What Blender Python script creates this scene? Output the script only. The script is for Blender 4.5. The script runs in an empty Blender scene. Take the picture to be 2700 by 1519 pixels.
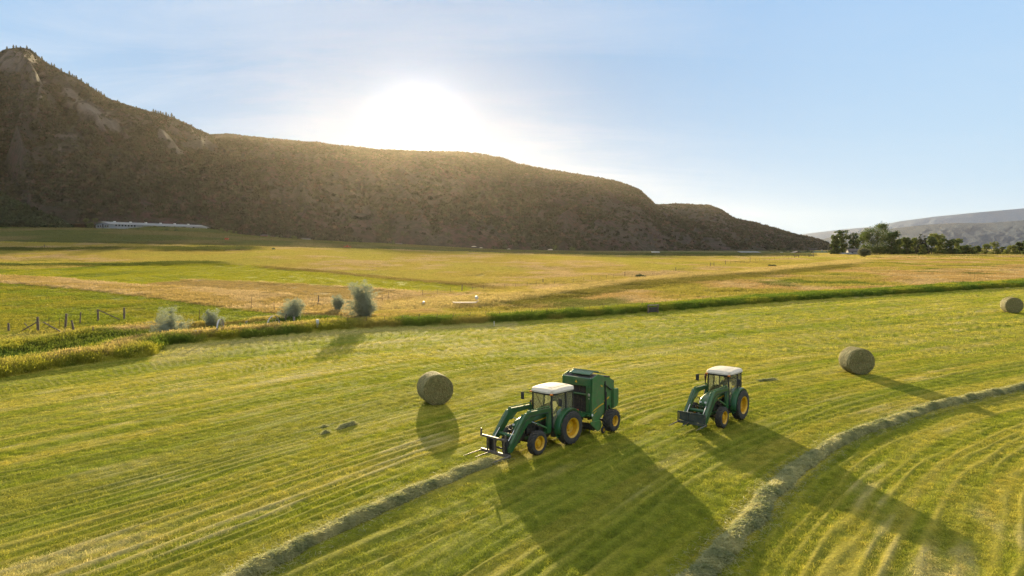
import bpy, math, random
import numpy as np
from mathutils import Vector, Matrix
random.seed(7); rng = np.random.default_rng(11)
R = math.radians
scene = bpy.context.scene
col = scene.collection
# ------------------------------------------------------------------ camera
CAMZ = 9.2; PITCH = R(3.315); FPX = 1718.0; CX, CY = 1288.0, 724.5
cam_d = bpy.data.cameras.new("camera"); cam = bpy.data.objects.new("camera", cam_d); col.objects.link(cam)
cam_d.sensor_width = 36.0; cam_d.lens = 36.0*FPX/2576.0
cam_d.clip_start = 0.3; cam_d.clip_end = 40000
cam.location = (0, 0, CAMZ); cam.rotation_euler = (R(90)-PITCH, 0, 0)
scene.camera = cam
# ------------------------------------------------------------------ light
SUN_EL = R(9.7); SUN_AZ = R(-7.6)            # azimuth from +Y towards +X
sun_dir = Vector((math.sin(SUN_AZ)*math.cos(SUN_EL), math.cos(SUN_AZ)*math.cos(SUN_EL), math.sin(SUN_EL)))
sd = bpy.data.lights.new("sun", 'SUN'); sd.energy = 5.0; sd.angle = R(0.53); sd.color = (1.0, 0.80, 0.46)
so = bpy.data.objects.new("sun", sd); col.objects.link(so)
so.rotation_euler = sun_dir.to_track_quat('Z', 'Y').to_euler(); so.location = (-60, 400, 90)
world = bpy.data.worlds.new("World"); scene.world = world; world.use_nodes = True
nt = world.node_tree; nt.nodes.clear()
def N(t, ty, **kw):
    n = t.nodes.new(ty)
    for k, v in kw.items(): setattr(n, k, v)
    return n
def L(t, a, b): t.links.new(a, b)
def math_n(t, op, a, b=None, c=None):
    n = N(t, 'ShaderNodeMath', operation=op)
    for i, v in enumerate((a, b, c)):
        if v is None: continue
        if isinstance(v, (int, float)): n.inputs[i].default_value = v
        else: L(t, v, n.inputs[i])
    return n.outputs[0]
def mix_n(t, fac, a, b, mode='MIX'):
    n = N(t, 'ShaderNodeMix', data_type='RGBA', blend_type=mode)
    for i, v in ((0, fac), (6, a), (7, b)):
        if isinstance(v, (int, float)): n.inputs[i].default_value = v
        elif isinstance(v, tuple): n.inputs[i].default_value = (*v, 1)
        else: L(t, v, n.inputs[i])
    return n.outputs[2]
def ramp_n(t, fac, stops, interp='LINEAR'):
    n = N(t, 'ShaderNodeValToRGB'); cr = n.color_ramp; cr.interpolation = interp
    while len(cr.elements) < len(stops): cr.elements.new(0.5)
    for e, (p, c) in zip(cr.elements, stops):
        e.position = p; e.color = (c, c, c, 1) if isinstance(c, (int, float)) else (*c, 1)
    L(t, fac, n.inputs[0]); return n.outputs[0]
tc = N(nt, 'ShaderNodeTexCoord')
sky = N(nt, 'ShaderNodeTexSky', sky_type='NISHITA'); sky.sun_disc = False
sky.sun_elevation = SUN_EL; sky.sun_rotation = SUN_AZ; sky.altitude = 1900; sky.air_density = 1.0; sky.dust_density = 0.3; sky.ozone_density = 1.5
sep = N(nt, 'ShaderNodeSeparateXYZ'); L(nt, tc.outputs['Generated'], sep.inputs[0])
zc = math_n(nt, 'MAXIMUM', sep.outputs[2], 0.0)
# high thin cloud, on a plane far above the valley
inv = math_n(nt, 'DIVIDE', 1.0, math_n(nt, 'ADD', zc, 0.12))
cv = N(nt, 'ShaderNodeCombineXYZ')
L(nt, math_n(nt, 'MULTIPLY', sep.outputs[0], inv), cv.inputs[0]); L(nt, math_n(nt, 'MULTIPLY', sep.outputs[1], inv), cv.inputs[1])
mp = N(nt, 'ShaderNodeMapping'); mp.inputs['Rotation'].default_value = (0, 0, R(-28)); mp.inputs['Scale'].default_value = (0.42, 1.05, 1); L(nt, cv.outputs[0], mp.inputs[0])
c1 = N(nt, 'ShaderNodeTexNoise'); c1.inputs['Scale'].default_value = 1.5; c1.inputs['Detail'].default_value = 8; c1.inputs['Roughness'].default_value = 0.58; c1.inputs['Distortion'].default_value = 0.7
L(nt, mp.outputs[0], c1.inputs['Vector'])
c2 = N(nt, 'ShaderNodeTexNoise'); c2.inputs['Scale'].default_value = 0.55; c2.inputs['Detail'].default_value = 3; L(nt, mp.outputs[0], c2.inputs['Vector'])
cl = ramp_n(nt, math_n(nt, 'MULTIPLY', c1.outputs[0], math_n(nt, 'ADD', c2.outputs[0], 0.5)), [(0.40, 0.0), (0.75, 1.0)])
# the cloud lies mostly on the left of the sun
west = ramp_n(nt, sep.outputs[0], [(0.0, 1.0), (0.32, 0.12)]); n_w = west.node
n_w.color_ramp.elements[0].position = 0.02
clf = math_n(nt, 'MULTIPLY', cl, west)
# sky colour with height; white overhead stop is added, unseen, to fill shadows
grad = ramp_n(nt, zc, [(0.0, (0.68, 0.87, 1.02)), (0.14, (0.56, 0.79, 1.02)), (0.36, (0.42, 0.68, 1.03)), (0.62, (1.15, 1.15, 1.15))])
SKY_S = 0.085
nis = N(nt, 'ShaderNodeVectorMath', operation='SCALE'); L(nt, sky.outputs[0], nis.inputs[0]); nis.inputs['Scale'].default_value = SKY_S
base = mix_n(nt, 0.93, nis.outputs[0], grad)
dt = N(nt, 'ShaderNodeVectorMath', operation='DOT_PRODUCT'); L(nt, tc.outputs['Generated'], dt.inputs[0]); dt.inputs[1].default_value = sun_dir
dcl = math_n(nt, 'MAXIMUM', dt.outputs['Value'], 0.0)
base = mix_n(nt, math_n(nt, 'MULTIPLY', math_n(nt, 'POWER', dcl, 12.0), 0.92), base, (0.03, 0.28, 0.64))
clf = math_n(nt, 'MULTIPLY', clf, math_n(nt, 'SUBTRACT', 1.0, math_n(nt, 'MULTIPLY', math_n(nt, 'POWER', dcl, 22.0), 0.85)))
base = mix_n(nt, math_n(nt, 'MULTIPLY', clf, 0.55), base, (0.86, 0.92, 1.0))
# forward scattering round the sun
dt = N(nt, 'ShaderNodeVectorMath', operation='DOT_PRODUCT'); L(nt, tc.outputs['Generated'], dt.inputs[0]); dt.inputs[1].default_value = sun_dir
dcl = math_n(nt, 'MAXIMUM', dt.outputs['Value'], 0.0)
g1 = math_n(nt, 'MULTIPLY', math_n(nt, 'POWER', dcl, 3600.0), 9.0)
g2 = math_n(nt, 'MULTIPLY', math_n(nt, 'POWER', dcl, 760.0), 0.65)
g3 = math_n(nt, 'MULTIPLY', math_n(nt, 'POWER', dcl, 90.0), 0.05)
gl = mix_n(nt, 1.0, base, mix_n(nt, 1.0, (1.0, 0.97, 0.90), math_n(nt, 'ADD', math_n(nt, 'ADD', g1, g2), g3), 'MULTIPLY'), 'ADD')
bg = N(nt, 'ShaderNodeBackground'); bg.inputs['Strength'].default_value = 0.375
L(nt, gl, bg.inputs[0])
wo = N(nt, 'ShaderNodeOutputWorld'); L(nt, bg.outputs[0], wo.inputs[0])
scene.view_settings.view_transform = 'Standard'; scene.view_settings.look = 'None'; scene.view_settings.gamma = 1.0
scene.view_settings.use_curve_mapping = False; scene.view_settings.exposure = 1.35
scene.render.engine = 'CYCLES'
cy = scene.cycles; cy.use_denoising = True; cy.denoiser = 'OPENIMAGEDENOISE'; cy.denoising_input_passes = 'RGB_ALBEDO_NORMAL'; cy.denoising_prefilter = 'NONE'
cy.max_bounces = 6; cy.diffuse_bounces = 3; cy.glossy_bounces = 3; cy.transmission_bounces = 6; cy.transparent_max_bounces = 12; cy.volume_bounces = 1
cy.use_adaptive_sampling = True; cy.adaptive_threshold = 0.005; cy.sample_clamp_indirect = 6
# ------------------------------------------------------------------ numeric helpers
_tab = np.random.default_rng(5).random((257, 257)); _tab[256, :] = _tab[0, :]; _tab[:, 256] = _tab[:, 0]
def vnoise(x, y, s=0):
    x = np.asarray(x, float)+s*17.31; y = np.asarray(y, float)+s*9.77
    ix = np.floor(x).astype(np.int64); iy = np.floor(y).astype(np.int64)
    fx = x-ix; fy = y-iy; fx = fx*fx*(3-2*fx); fy = fy*fy*(3-2*fy); ix &= 255; iy &= 255
    a = _tab[ix, iy]; b = _tab[ix+1, iy]; c = _tab[ix, iy+1]; d = _tab[ix+1, iy+1]
    return (a*(1-fx)+b*fx)*(1-fy)+(c*(1-fx)+d*fx)*fy
def fbm(x, y, o=4, s=0):
    t = 0; a = 0.5; n = 0
    for i in range(o):
        t = t+a*vnoise(np.asarray(x)*2**i, np.asarray(y)*2**i, s+i*3); n += a; a *= 0.5
    return t/n
def sstep(a, b, x): t = np.clip((x-a)/(b-a), 0, 1); return t*t*(3-2*t)
def hermite(xk, yk, x):
    """yk: list of arrays/scalars at knots xk"""
    x = np.asarray(x, float); out = np.zeros_like(x)
    yk = [np.broadcast_to(np.asarray(v, float), x.shape) for v in yk]; n = len(xk)
    sl = [(yk[i+1]-yk[i])/(xk[i+1]-xk[i]) for i in range(n-1)]
    m = [sl[0]*0]+[np.where(sl[i-1]*sl[i] > 0, 2*sl[i-1]*sl[i]/(sl[i-1]+sl[i]+1e-12), 0) for i in range(1, n-1)]+[sl[-1]*0]
    for i in range(n-1):
        k = (x >= xk[i]) & (x < xk[i+1]); h = xk[i+1]-xk[i]; t = np.clip((x-xk[i])/h, 0, 1)
        v = (2*t**3-3*t**2+1)*yk[i]+(t**3-2*t**2+t)*h*m[i]+(-2*t**3+3*t**2)*yk[i+1]+(t**3-t**2)*h*m[i+1]
        out = np.where(k, v, out)
    out = np.where(x < xk[0], yk[0], out); return np.where(x >= xk[-1], yk[-1], out)
UK = [-400, 0, 250, 500, 800, 1000, 1300, 1600, 2000, 2600, 3000]
T1 = [10, 10, 10, 9.6, 8.6, 7.6, 6.4, 5.2, 4.5, 4.3, 4.3]
T2 = [23, 23, 22, 19.5, 14.2, 11.8, 7.6, 6.0, 5.5, 5.4, 5.4]
def baseZ(X, Y):
    X = np.asarray(X, float); Y = np.asarray(Y, float)
    u = np.clip(1288+1718*X/np.maximum(Y, 12.0), -400, 3000)
    a90 = np.interp(u, [0, 1300, 2576], [0.9, 0.8, 1.6]); a150 = np.interp(u, [0, 1300, 2576], [2.7, 2.0, 2.9])
    t1 = hermite(UK, T1, u); t2 = hermite(UK, T2, u)
    return hermite([30, 90, 150, 270, 450, 700], [0*u, a90, a150, t1, t2, t2+0.5], Y)
def ray(px, py):
    dx = (px-CX)/FPX; du = -(py-CY)/FPX
    return dx, math.cos(PITCH)+du*math.sin(PITCH), -math.sin(PITCH)+du*math.cos(PITCH)
def at_dist(px, py, D):
    dx, dy, dz = ray(px, py); return (dx/dy*D, D, CAMZ+dz/dy*D)
_YY = np.concatenate([np.arange(12, 120, 0.05), np.arange(120, 900, 0.25)])
def ground(px, py, zf=None):
    zf = zf or baseZ
    dx, dy, dz = ray(px, py); X = dx/dy*_YY; z = CAMZ+dz/dy*_YY; g = zf(X, _YY)
    k = np.nonzero(z <= g)[0]; i = k[0] if len(k) else len(_YY)-1
    return float(X[i]), float(_YY[i]), float(g[i])
def project(X, Y, Z):
    dp = Y*math.cos(PITCH)-(Z-CAMZ)*math.sin(PITCH); up = Y*math.sin(PITCH)+(Z-CAMZ)*math.cos(PITCH)
    dp = np.maximum(dp, 0.5); return CX+FPX*X/dp, CY-FPX*up/dp
def dense(P, step=1.0):
    P = np.array(P, float); out = []
    for a, b in zip(P[:-1], P[1:]):
        n = max(1, int(np.linalg.norm(b-a)/step)); out += [a+(b-a)*i/n for i in range(n)]
    return np.array(out+[P[-1]])
def smooth(P, it=6):
    P = P.copy()
    for _ in range(it): P[1:-1] = 0.25*P[:-2]+0.5*P[1:-1]+0.25*P[2:]
    return P
def near(P, X, Y):
    """signed distance (left of travel positive) and arc length along polyline P"""
    T = np.gradient(P, axis=0); T /= np.linalg.norm(T, axis=1)[:, None]
    S = np.concatenate([[0], np.cumsum(np.linalg.norm(np.diff(P, axis=0), axis=1))])
    sh = X.shape; X = X.ravel(); Y = Y.ravel(); d = np.empty(len(X)); s = np.empty(len(X))
    for i in range(0, len(X), 20000):
        x = X[i:i+20000, None]-P[None, :, 0]; y = Y[i:i+20000, None]-P[None, :, 1]
        k = np.argmin(x*x+y*y, axis=1); r = np.arange(len(k)); x = x[r, k]; y = y[r, k]; tx = T[k, 0]; ty = T[k, 1]
        d[i:i+20000] = tx*y-ty*x; s[i:i+20000] = S[k]+tx*x+ty*y
    return d.reshape(sh), s.reshape(sh)
def in_poly(px, py, poly):
    c = np.zeros(px.shape, bool); n = len(poly)
    for i in range(n):
        x1, y1 = poly[i]; x2, y2 = poly[(i+1) % n]
        if y1 == y2: continue
        k = ((y1 > py) != (y2 > py)) & (px < (x2-x1)*(py-y1)/(y2-y1)+x1); c ^= k
    return c
# mown field edge and mowing direction, as world curves
EDGE_D = [(-560, 1060), (0, 950), (200, 918), (395, 895), (415, 868), (600, 852), (790, 836), (830, 830), (1000, 822), (1210, 814), (1350, 806), (1570, 790), (1700, 780), (2000, 757), (2300, 738), (2576, 722), (3000, 700)]
EDGE = smooth(dense([ground(*p)[:2] for p in EDGE_D], 0.7), 3)
def gpt(p): return ground(*p)[:2]
W2c = [(1700, 1500), (1760, 1440), (1905, 1285), (2000, 1185), (2150, 1090), (2270, 1050), (2400, 1010), (2576, 975)]
W2p = np.array([gpt(p) for p in W2c]); a0 = W2p[0]-W2p[2]; a0 /= np.linalg.norm(a0); a1 = np.array([1, 0.53]); a1 /= np.linalg.norm(a1)
GUIDE = smooth(dense(np.vstack([W2p[0]+a0*60, W2p, W2p[-1]+a1*260]), 1.0), 30)
W1c = [(560, 1475), (640, 1425), (830, 1345), (930, 1290), (1100, 1215), (1200, 1175), (1265, 1150)]
W1 = smooth(dense([gpt(p) for p in W1c], 0.5), 6)
W2 = smooth(dense([gpt(p) for p in [(1640, 1560)]+W2c[1:]+[(2700, 950)]], 0.5), 10)
def groundZ(X, Y, rows=None, sdE=None):
    X = np.asarray(X, float); Y = np.asarray(Y, float); z = baseZ(X, Y)
    if sdE is None: sdE, _ = near(EDGE, X, Y)
    u = 1288+1718*X/np.maximum(Y, 12.0)
    out = sdE > 0; left = 1-sstep(500, 950, u)
    z = z+np.where(out, 0.28*sstep(0, 1.2, sdE)*(1-sstep(2.5, 5, sdE))-left*0.9*sstep(4.5, 7.5, sdE)*(1-sstep(11, 15, sdE)), 0)*(Y < 260)
    z = z+np.where(out & (Y < 420), 0.35*(fbm(X/14, Y/14, 3, 2)-0.5)*sstep(2, 20, sdE)*(1+sstep(900, 1300, u)), 0)
    z = z+3.2*sstep(285, 400, u)*(1-sstep(520, 640, u))*np.exp(-((Y-462)/13.0)**2)
    return z
# ------------------------------------------------------------------ object helpers
def tag(o, label=None, cat=None, group=None, kind=None):
    if label: o['label'] = label
    if cat: o['category'] = cat
    if group: o['group'] = group
    if kind: o['kind'] = kind
    return o
def big_mesh(name, verts, faces, mat, smooth_=True, attrs=None, k=4):
    me = bpy.data.meshes.new(name); verts = np.asarray(verts, np.float32); faces = np.asarray(faces, np.int32)
    me.vertices.add(len(verts)); me.vertices.foreach_set('co', verts.ravel())
    me.loops.add(faces.size); me.loops.foreach_set('vertex_index', faces.ravel())
    me.polygons.add(len(faces)); me.polygons.foreach_set('loop_start', np.arange(len(faces), dtype=np.int32)*k)
    me.polygons.foreach_set('use_smooth', np.full(len(faces), smooth_))
    me.update(calc_edges=True)
    for an, (ty, arr) in (attrs or {}).items():
        a = me.attributes.new(an, ty, 'POINT'); arr = np.asarray(arr, np.float32)
        if ty == 'FLOAT_COLOR':
            arr = np.hstack([arr, np.ones((len(arr), 1), np.float32)]); a.data.foreach_set('color', arr.ravel())
        else: a.data.foreach_set('value', arr.ravel())
    if mat: me.materials.append(mat)
    o = bpy.data.objects.new(name, me); col.objects.link(o); return o
def grid_faces(nr, nc):
    i = np.arange(nr-1)[:, None]*nc+np.arange(nc-1)[None, :]
    return np.stack([i, i+1, i+nc+1, i+nc], -1).reshape(-1, 4)
# ------------------------------------------------------------------ materials
MATS = {}
def new_mat(name):
    m = bpy.data.materials.new(name); m.use_nodes = True; t = m.node_tree; t.nodes.clear()
    o = N(t, 'ShaderNodeOutputMaterial'); MATS[name] = m; return m, t, o
def simple(name, c, rough=0.6, metal=0.0, var=0.12, scale=6.0, bump=0.0, coat=0.0, dirt=None, dirt_amt=0.35):
    m, t, o = new_mat(name); p = N(t, 'ShaderNodeBsdfPrincipled'); g = N(t, 'ShaderNodeTexCoord')
    n = N(t, 'ShaderNodeTexNoise'); n.inputs['Scale'].default_value = scale; n.inputs['Detail'].default_value = 5; L(t, g.outputs['Object'], n.inputs['Vector'])
    lo = tuple(max(0, v*(1-var)) for v in c); hi = tuple(min(1, v*(1+var)) for v in c)
    cc = ramp_n(t, n.outputs[0], [(0.3, lo), (0.7, hi)])
    if dirt:
        n2 = N(t, 'ShaderNodeTexNoise'); n2.inputs['Scale'].default_value = scale*0.6; n2.inputs['Detail'].default_value = 8; n2.inputs['Roughness'].default_value = 0.7; L(t, g.outputs['Object'], n2.inputs['Vector'])
        cc = mix_n(t, math_n(t, 'MULTIPLY', ramp_n(t, n2.outputs[0], [(0.42, 0.0), (0.66, 1.0)]), dirt_amt), cc, dirt)
    L(t, cc, p.inputs['Base Color']); p.inputs['Metallic'].default_value = metal
    L(t, ramp_n(t, n.outputs[0], [(0.3, max(0.05, rough-0.08)), (0.7, min(1, rough+0.1))]), p.inputs['Roughness'])
    p.inputs['Coat Weight'].default_value = coat
    if bump:
        b = N(t, 'ShaderNodeBump'); b.inputs['Strength'].default_value = bump; b.inputs['Distance'].default_value = 0.02; L(t, n.outputs[0], b.inputs['Height']); L(t, b.outputs[0], p.inputs['Normal'])
    L(t, p.outputs[0], o.inputs[0]); return m
def leafy(name, c1, c2, trans=0.45, attr=None, inst=False, scale=0.6, gloss=0.06):
    """foliage: diffuse + translucent, colour varied in world space"""
    m, t, o = new_mat(name); geo = N(t, 'ShaderNodeNewGeometry')
    if attr:
        a = N(t, 'ShaderNodeAttribute', attribute_name=attr); a.attribute_type = 'INSTANCER' if inst else 'GEOMETRY'
        cc = a.outputs['Color']
        n = N(t, 'ShaderNodeTexNoise'); n.inputs['Scale'].default_value = scale; n.inputs['Detail'].default_value = 2; L(t, geo.outputs['Position'], n.inputs['Vector'])
        cc = mix_n(t, 1.0, cc, ramp_n(t, n.outputs[0], [(0.3, c1), (0.7, c2)]), 'MULTIPLY')
    else:
        n = N(t, 'ShaderNodeTexNoise'); n.inputs['Scale'].default_value = scale; n.inputs['Detail'].default_value = 4; L(t, geo.outputs['Position'], n.inputs['Vector'])
        cc = ramp_n(t, n.outputs[0], [(0.35, c1), (0.65, c2)])
    d = N(t, 'ShaderNodeBsdfDiffuse'); L(t, cc, d.inputs[0]); tr = N(t, 'ShaderNodeBsdfTranslucent'); L(t, cc, tr.inputs[0])
    mx = N(t, 'ShaderNodeMixShader'); mx.inputs[0].default_value = trans; L(t, d.outputs[0], mx.inputs[1]); L(t, tr.outputs[0], mx.inputs[2])
    gs = N(t, 'ShaderNodeBsdfGlossy'); gs.inputs['Roughness'].default_value = 0.5; gs.inputs['Color'].default_value = (0.9, 0.9, 0.9, 1)
    m2 = N(t, 'ShaderNodeMixShader'); m2.inputs[0].default_value = gloss; L(t, mx.outputs[0], m2.inputs[1]); L(t, gs.outputs[0], m2.inputs[2])
    L(t, m2.outputs[0], o.inputs[0]); return m
# ------------------------------------------------------------------ land colour (albedo by what grows there, darkened where the hill shades it)
A = lambda *v: np.array(v)
MOWN_G = A(0.142, 0.163, 0.015); MOWN_Y = A(0.236, 0.212, 0.036); MOWN_S = A(0.32, 0.28, 0.14)
LUSH = A(0.045, 0.085, 0.010); GREENY = A(0.150, 0.175, 0.016); TAN = A(0.325, 0.245, 0.125); GOLD = A(0.275, 0.225, 0.055); ORANGE = A(0.285, 0.20, 0.080)
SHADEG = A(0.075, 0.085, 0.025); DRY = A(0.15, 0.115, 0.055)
P_GREEN = [(60, 678), (300, 668), (500, 664), (640, 668), (850, 690), (1150, 717), (1210, 726), (1165, 736), (1000, 730), (800, 716), (500, 702), (340, 718), (180, 702), (-400, 672), (-400, 665)]
P_TAN1 = [(-400, 672), (0, 684), (180, 703), (340, 718), (500, 704), (800, 717), (1000, 731), (1090, 742), (960, 775), (900, 800), (700, 790), (560, 775), (420, 755), (200, 728), (0, 712), (-400, 690)]
P_PAST = [(-400, 690), (0, 712), (200, 728), (420, 755), (560, 775), (700, 790), (600, 812), (400, 812), (0, 845), (-600, 900)]
P_RIGHT = [(900, 800), (1200, 770), (1300, 745), (1600, 700), (2000, 668), (2230, 648), (3000, 640), (3000, 720), (2576, 706), (2300, 722), (2000, 740), (1700, 765), (1500, 780), (1100, 800)]
def row_wave(rd, ra): return np.sin(6.283*(rd/0.60+3.5*fbm(ra/16, rd/3.0, 4, 81)))*np.clip(2.3*fbm(ra/9, rd/1.6, 4, 83)-0.45, 0.1, 1)
def land_albedo(X, Y, Z, sdE, rd, ra):
    px, py = project(X, Y, Z); n = lambda s, k, o=3: fbm(X/s, Y/s, o, k)
    wob = (n(9, 4)-0.5)*14*np.clip(90/np.maximum(Y, 1), 0.15, 1); wy = wob*0.6
    qx, qy = px+wob*2, py+wy*0.6; C = np.zeros(X.shape+(3,)); H = np.zeros(X.shape)
    def put(mask, c, h):
        m = mask.astype(float) if mask.dtype == bool else mask
        C[:] = C*(1-m[..., None])+c*m[..., None]; H[:] = H*(1-m)+h*m
    mx = lambda a, b, f: a+(b-a)*f[..., None]
    big = n(26, 7, 4); med = n(6, 9, 4); fine = n(1.6, 12, 3)
    # everything beyond: golden meadow
    put(np.ones(X.shape), mx(GOLD, A(0.26, 0.235, 0.05), sstep(0.35, 0.65, big)), 0.20)
    put(sstep(0.48, 0.62, n(18, 15, 4)), mx(GOLD, TAN, sstep(0.4, 0.6, med)), 0.24)
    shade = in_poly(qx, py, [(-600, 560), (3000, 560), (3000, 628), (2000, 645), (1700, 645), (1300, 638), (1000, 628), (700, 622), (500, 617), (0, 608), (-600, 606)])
    put(shade & (px < 2050), mx(SHADEG, DRY, sstep(0.42, 0.62, n(30, 19, 4))*0.6), 0.2)  # hill shade over the far pasture, painted as darker green
    put(in_poly(qx, qy, P_PAST), mx(A(0.20, 0.19, 0.022), GREENY, sstep(0.4, 0.6, med)), 0.16)
    put(in_poly(qx, qy, P_TAN1), mx(TAN, A(0.27, 0.20, 0.07), sstep(0.42, 0.6, med)), 0.35)
    brown = in_poly(qx, qy, [(330, 716), (520, 705), (800, 718), (1010, 735), (900, 760), (650, 735)]); put(brown, mx(A(0.24, 0.18, 0.065), A(0.28, 0.2, 0.075), fine), 0.14)
    put(in_poly(qx, qy, P_GREEN), mx(A(0.235, 0.235, 0.018), GREENY, sstep(0.5, 0.68, med)*sstep(700, 200, px)), 0.12)
    right = in_poly(qx, qy, P_RIGHT)
    rc = mx(mx(ORANGE, TAN, sstep(0.5, 0.62, med)), A(0.22, 0.20, 0.03), sstep(0.46, 0.60, n(16, 23, 4))*0.85)
    rc = mx(rc, LUSH, sstep(0.62, 0.72, n(9, 27, 4))*0.7); put(right, rc, 0.30)
    # pale crest of tall grass beside the old ditch running away to the right, dark on its near side
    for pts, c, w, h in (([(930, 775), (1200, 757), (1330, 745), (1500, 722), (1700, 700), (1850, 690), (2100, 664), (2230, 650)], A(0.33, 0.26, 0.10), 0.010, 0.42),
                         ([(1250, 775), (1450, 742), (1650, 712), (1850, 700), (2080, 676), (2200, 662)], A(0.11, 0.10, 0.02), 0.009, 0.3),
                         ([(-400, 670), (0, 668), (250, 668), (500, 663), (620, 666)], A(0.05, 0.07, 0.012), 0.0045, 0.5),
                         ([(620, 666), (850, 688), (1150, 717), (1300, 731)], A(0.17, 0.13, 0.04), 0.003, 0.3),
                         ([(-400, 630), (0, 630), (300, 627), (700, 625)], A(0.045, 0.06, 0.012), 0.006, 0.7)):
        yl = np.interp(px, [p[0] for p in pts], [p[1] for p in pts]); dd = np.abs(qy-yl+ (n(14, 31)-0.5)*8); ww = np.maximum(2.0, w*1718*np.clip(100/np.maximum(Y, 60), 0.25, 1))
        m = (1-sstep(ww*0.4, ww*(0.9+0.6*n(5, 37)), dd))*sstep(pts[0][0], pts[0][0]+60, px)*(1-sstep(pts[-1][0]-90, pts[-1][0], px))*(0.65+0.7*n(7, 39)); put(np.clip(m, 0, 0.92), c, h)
    # wet green strip along the mown field
    u = px; g = n(3.5, 33, 4)
    wide = np.interp(u, [0, 450, 800, 900, 1300, 1560, 2000, 2576], [16, 13, 11, 4.5, 3.5, 6.5, 8.5, 10])*(0.75+0.5*n(8, 35))
    strip = (sdE > 0)*(1-sstep(wide*0.8, wide, sdE))*(Y < 240)
    sc = mx(A(0.075, 0.11, 0.012), A(0.19, 0.185, 0.02), sstep(0.42, 0.62, g)); put(strip, sc, 0.50)
    lf = (1-sstep(700, 1000, u)); tn = sstep(0.9, 2.2, sdE)*(1-sstep(3.5, 5.2, sdE))*lf*strip; put(tn*(0.3+0.6*sstep(0.4, 0.6, n(5, 43))), A(0.28, 0.21, 0.08), 0.58)
    dk = sstep(5.0, 7.0, sdE)*(1-sstep(12, 14, sdE))*lf*strip; put(dk*0.85, A(0.05, 0.075, 0.012), 0.8)
    dr = sstep(1400, 1650, u)*strip*(1-sstep(wide*0.45, wide*0.6, sdE)); put(dr*(0.35+0.6*sstep(0.35, 0.6, n(4, 36))), A(0.062, 0.10, 0.012), 0.42)
    mid = strip*sstep(850, 950, u)*(1-sstep(1400, 1560, u)); put(mid*sstep(0.45, 0.6, g)*0.7, A(0.24, 0.19, 0.05), 0.5)
    # mown field: rows parallel to the windrows
    far = np.clip(Y/120, 0, 1)
    per = row_wave(rd, ra)
    r1 = 0.55*fbm(rd/1.1, ra/22, 3, 41)+0.45*(0.5+0.5*per*0.55); r2 = fbm(rd/0.42, ra/9, 2, 45); r3 = fbm(rd/5.5, ra/60, 3, 47); bl = fbm(X/3.2, Y/3.2, 4, 49)
    f = sstep(0.36, 0.64, 0.66*r1+0.28*r2+0.06*bl)
    mc = mx(MOWN_G, MOWN_Y, np.clip(f*1.0+0.25*(r3-0.5), 0, 1)); mc = mx(mc, MOWN_S, sstep(0.60, 0.74, 0.6*fbm(rd/1.1, ra/5, 4, 53)+0.4*r1)*0.6)
    mc = mx(mc, A(0.105, 0.135, 0.016), sstep(0.56, 0.70, r3)*0.45)
    near_edge = np.exp(-np.abs(sdE+2.5)/2.2)*(px > 380)*(px < 1300); mc = mx(mc, A(0.30, 0.25, 0.13), np.clip(near_edge, 0, 1)*0.5)
    mc = mc*1.20; inner = sdE <= 0; C[:] = np.where(inner[..., None], mc, C); H[:] = np.where(inner, 0.085+0.03*(1-f), H)
    return C, H
# ------------------------------------------------------------------ ground
def near_lim(P, X, Y, lim, default):
    d = np.full(X.shape, default, float); s = np.zeros(X.shape); k = (Y < lim) & (Y > -5)
    dd, ss = near(P, X[k], Y[k]); d[k] = dd; s[k] = ss; return d, s
ys = [-400, -120, -40, -15, -5, 2, 6, 9]; y = 10.0
while y < 520: ys.append(y); y += min(max(y*y/(9.2*683)*1.05, 0.045), 1.6)
ys += [535, 560, 600, 680, 800, 1000, 1400, 2200, 4000, 8000, 15000, 26000]
ys = np.array(ys)
uc = np.concatenate([[-9, -5, -3, -2, -1.5, -1.2], np.arange(-0.98, 0.98, 0.00235), [1.0, 1.2, 1.5, 2, 3, 5, 9]])
YY, UU = np.meshgrid(ys, uc, indexing='ij'); XX = UU*np.maximum(YY, 10.0)*1.0
wide_ = np.abs(UU) > 1.0
XX = np.where(YY < 10, UU*10.0, XX)
sdE, _ = near_lim(EDGE, XX, YY, 330, 50.0); sdE = np.where(YY <= -5, -50, sdE)
rd, ra = near_lim(GUIDE, XX, YY, 200, 0.0)
ZZ = groundZ(XX, YY, sdE=sdE)
inside = sdE < 0
rowz = 0.045*row_wave(rd, ra)+0.085*(fbm(rd/0.95, ra/26, 2, 41)-0.5)+0.05*(fbm(rd/0.42, ra/9, 2, 45)-0.5)+0.05*(fbm(XX/2.5, YY/2.5, 3, 60)-0.5)
tuss = 0.16*(fbm(XX/0.9, YY/0.9, 3, 62)-0.5)*(YY < 300)
ZZ = ZZ+np.where(inside & (YY > 5), rowz, tuss)
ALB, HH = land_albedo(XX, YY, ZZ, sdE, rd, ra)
gm, t, o = new_mat('ground_mat'); p = N(t, 'ShaderNodeBsdfPrincipled')
a = N(t, 'ShaderNodeAttribute', attribute_name='albedo'); geo = N(t, 'ShaderNodeNewGeometry')
ar = N(t, 'ShaderNodeAttribute', attribute_name='row'); aa = N(t, 'ShaderNodeAttribute', attribute_name='along')
cv_ = N(t, 'ShaderNodeCombineXYZ'); L(t, math_n(t, 'MULTIPLY', ar.outputs['Fac'], 1.0), cv_.inputs[0]); L(t, math_n(t, 'MULTIPLY', aa.outputs['Fac'], 0.12), cv_.inputs[1])
nr = N(t, 'ShaderNodeTexNoise'); nr.inputs['Scale'].default_value = 2.6; nr.inputs['Detail'].default_value = 4; nr.inputs['Roughness'].default_value = 0.6; L(t, cv_.outputs[0], nr.inputs['Vector'])
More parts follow.
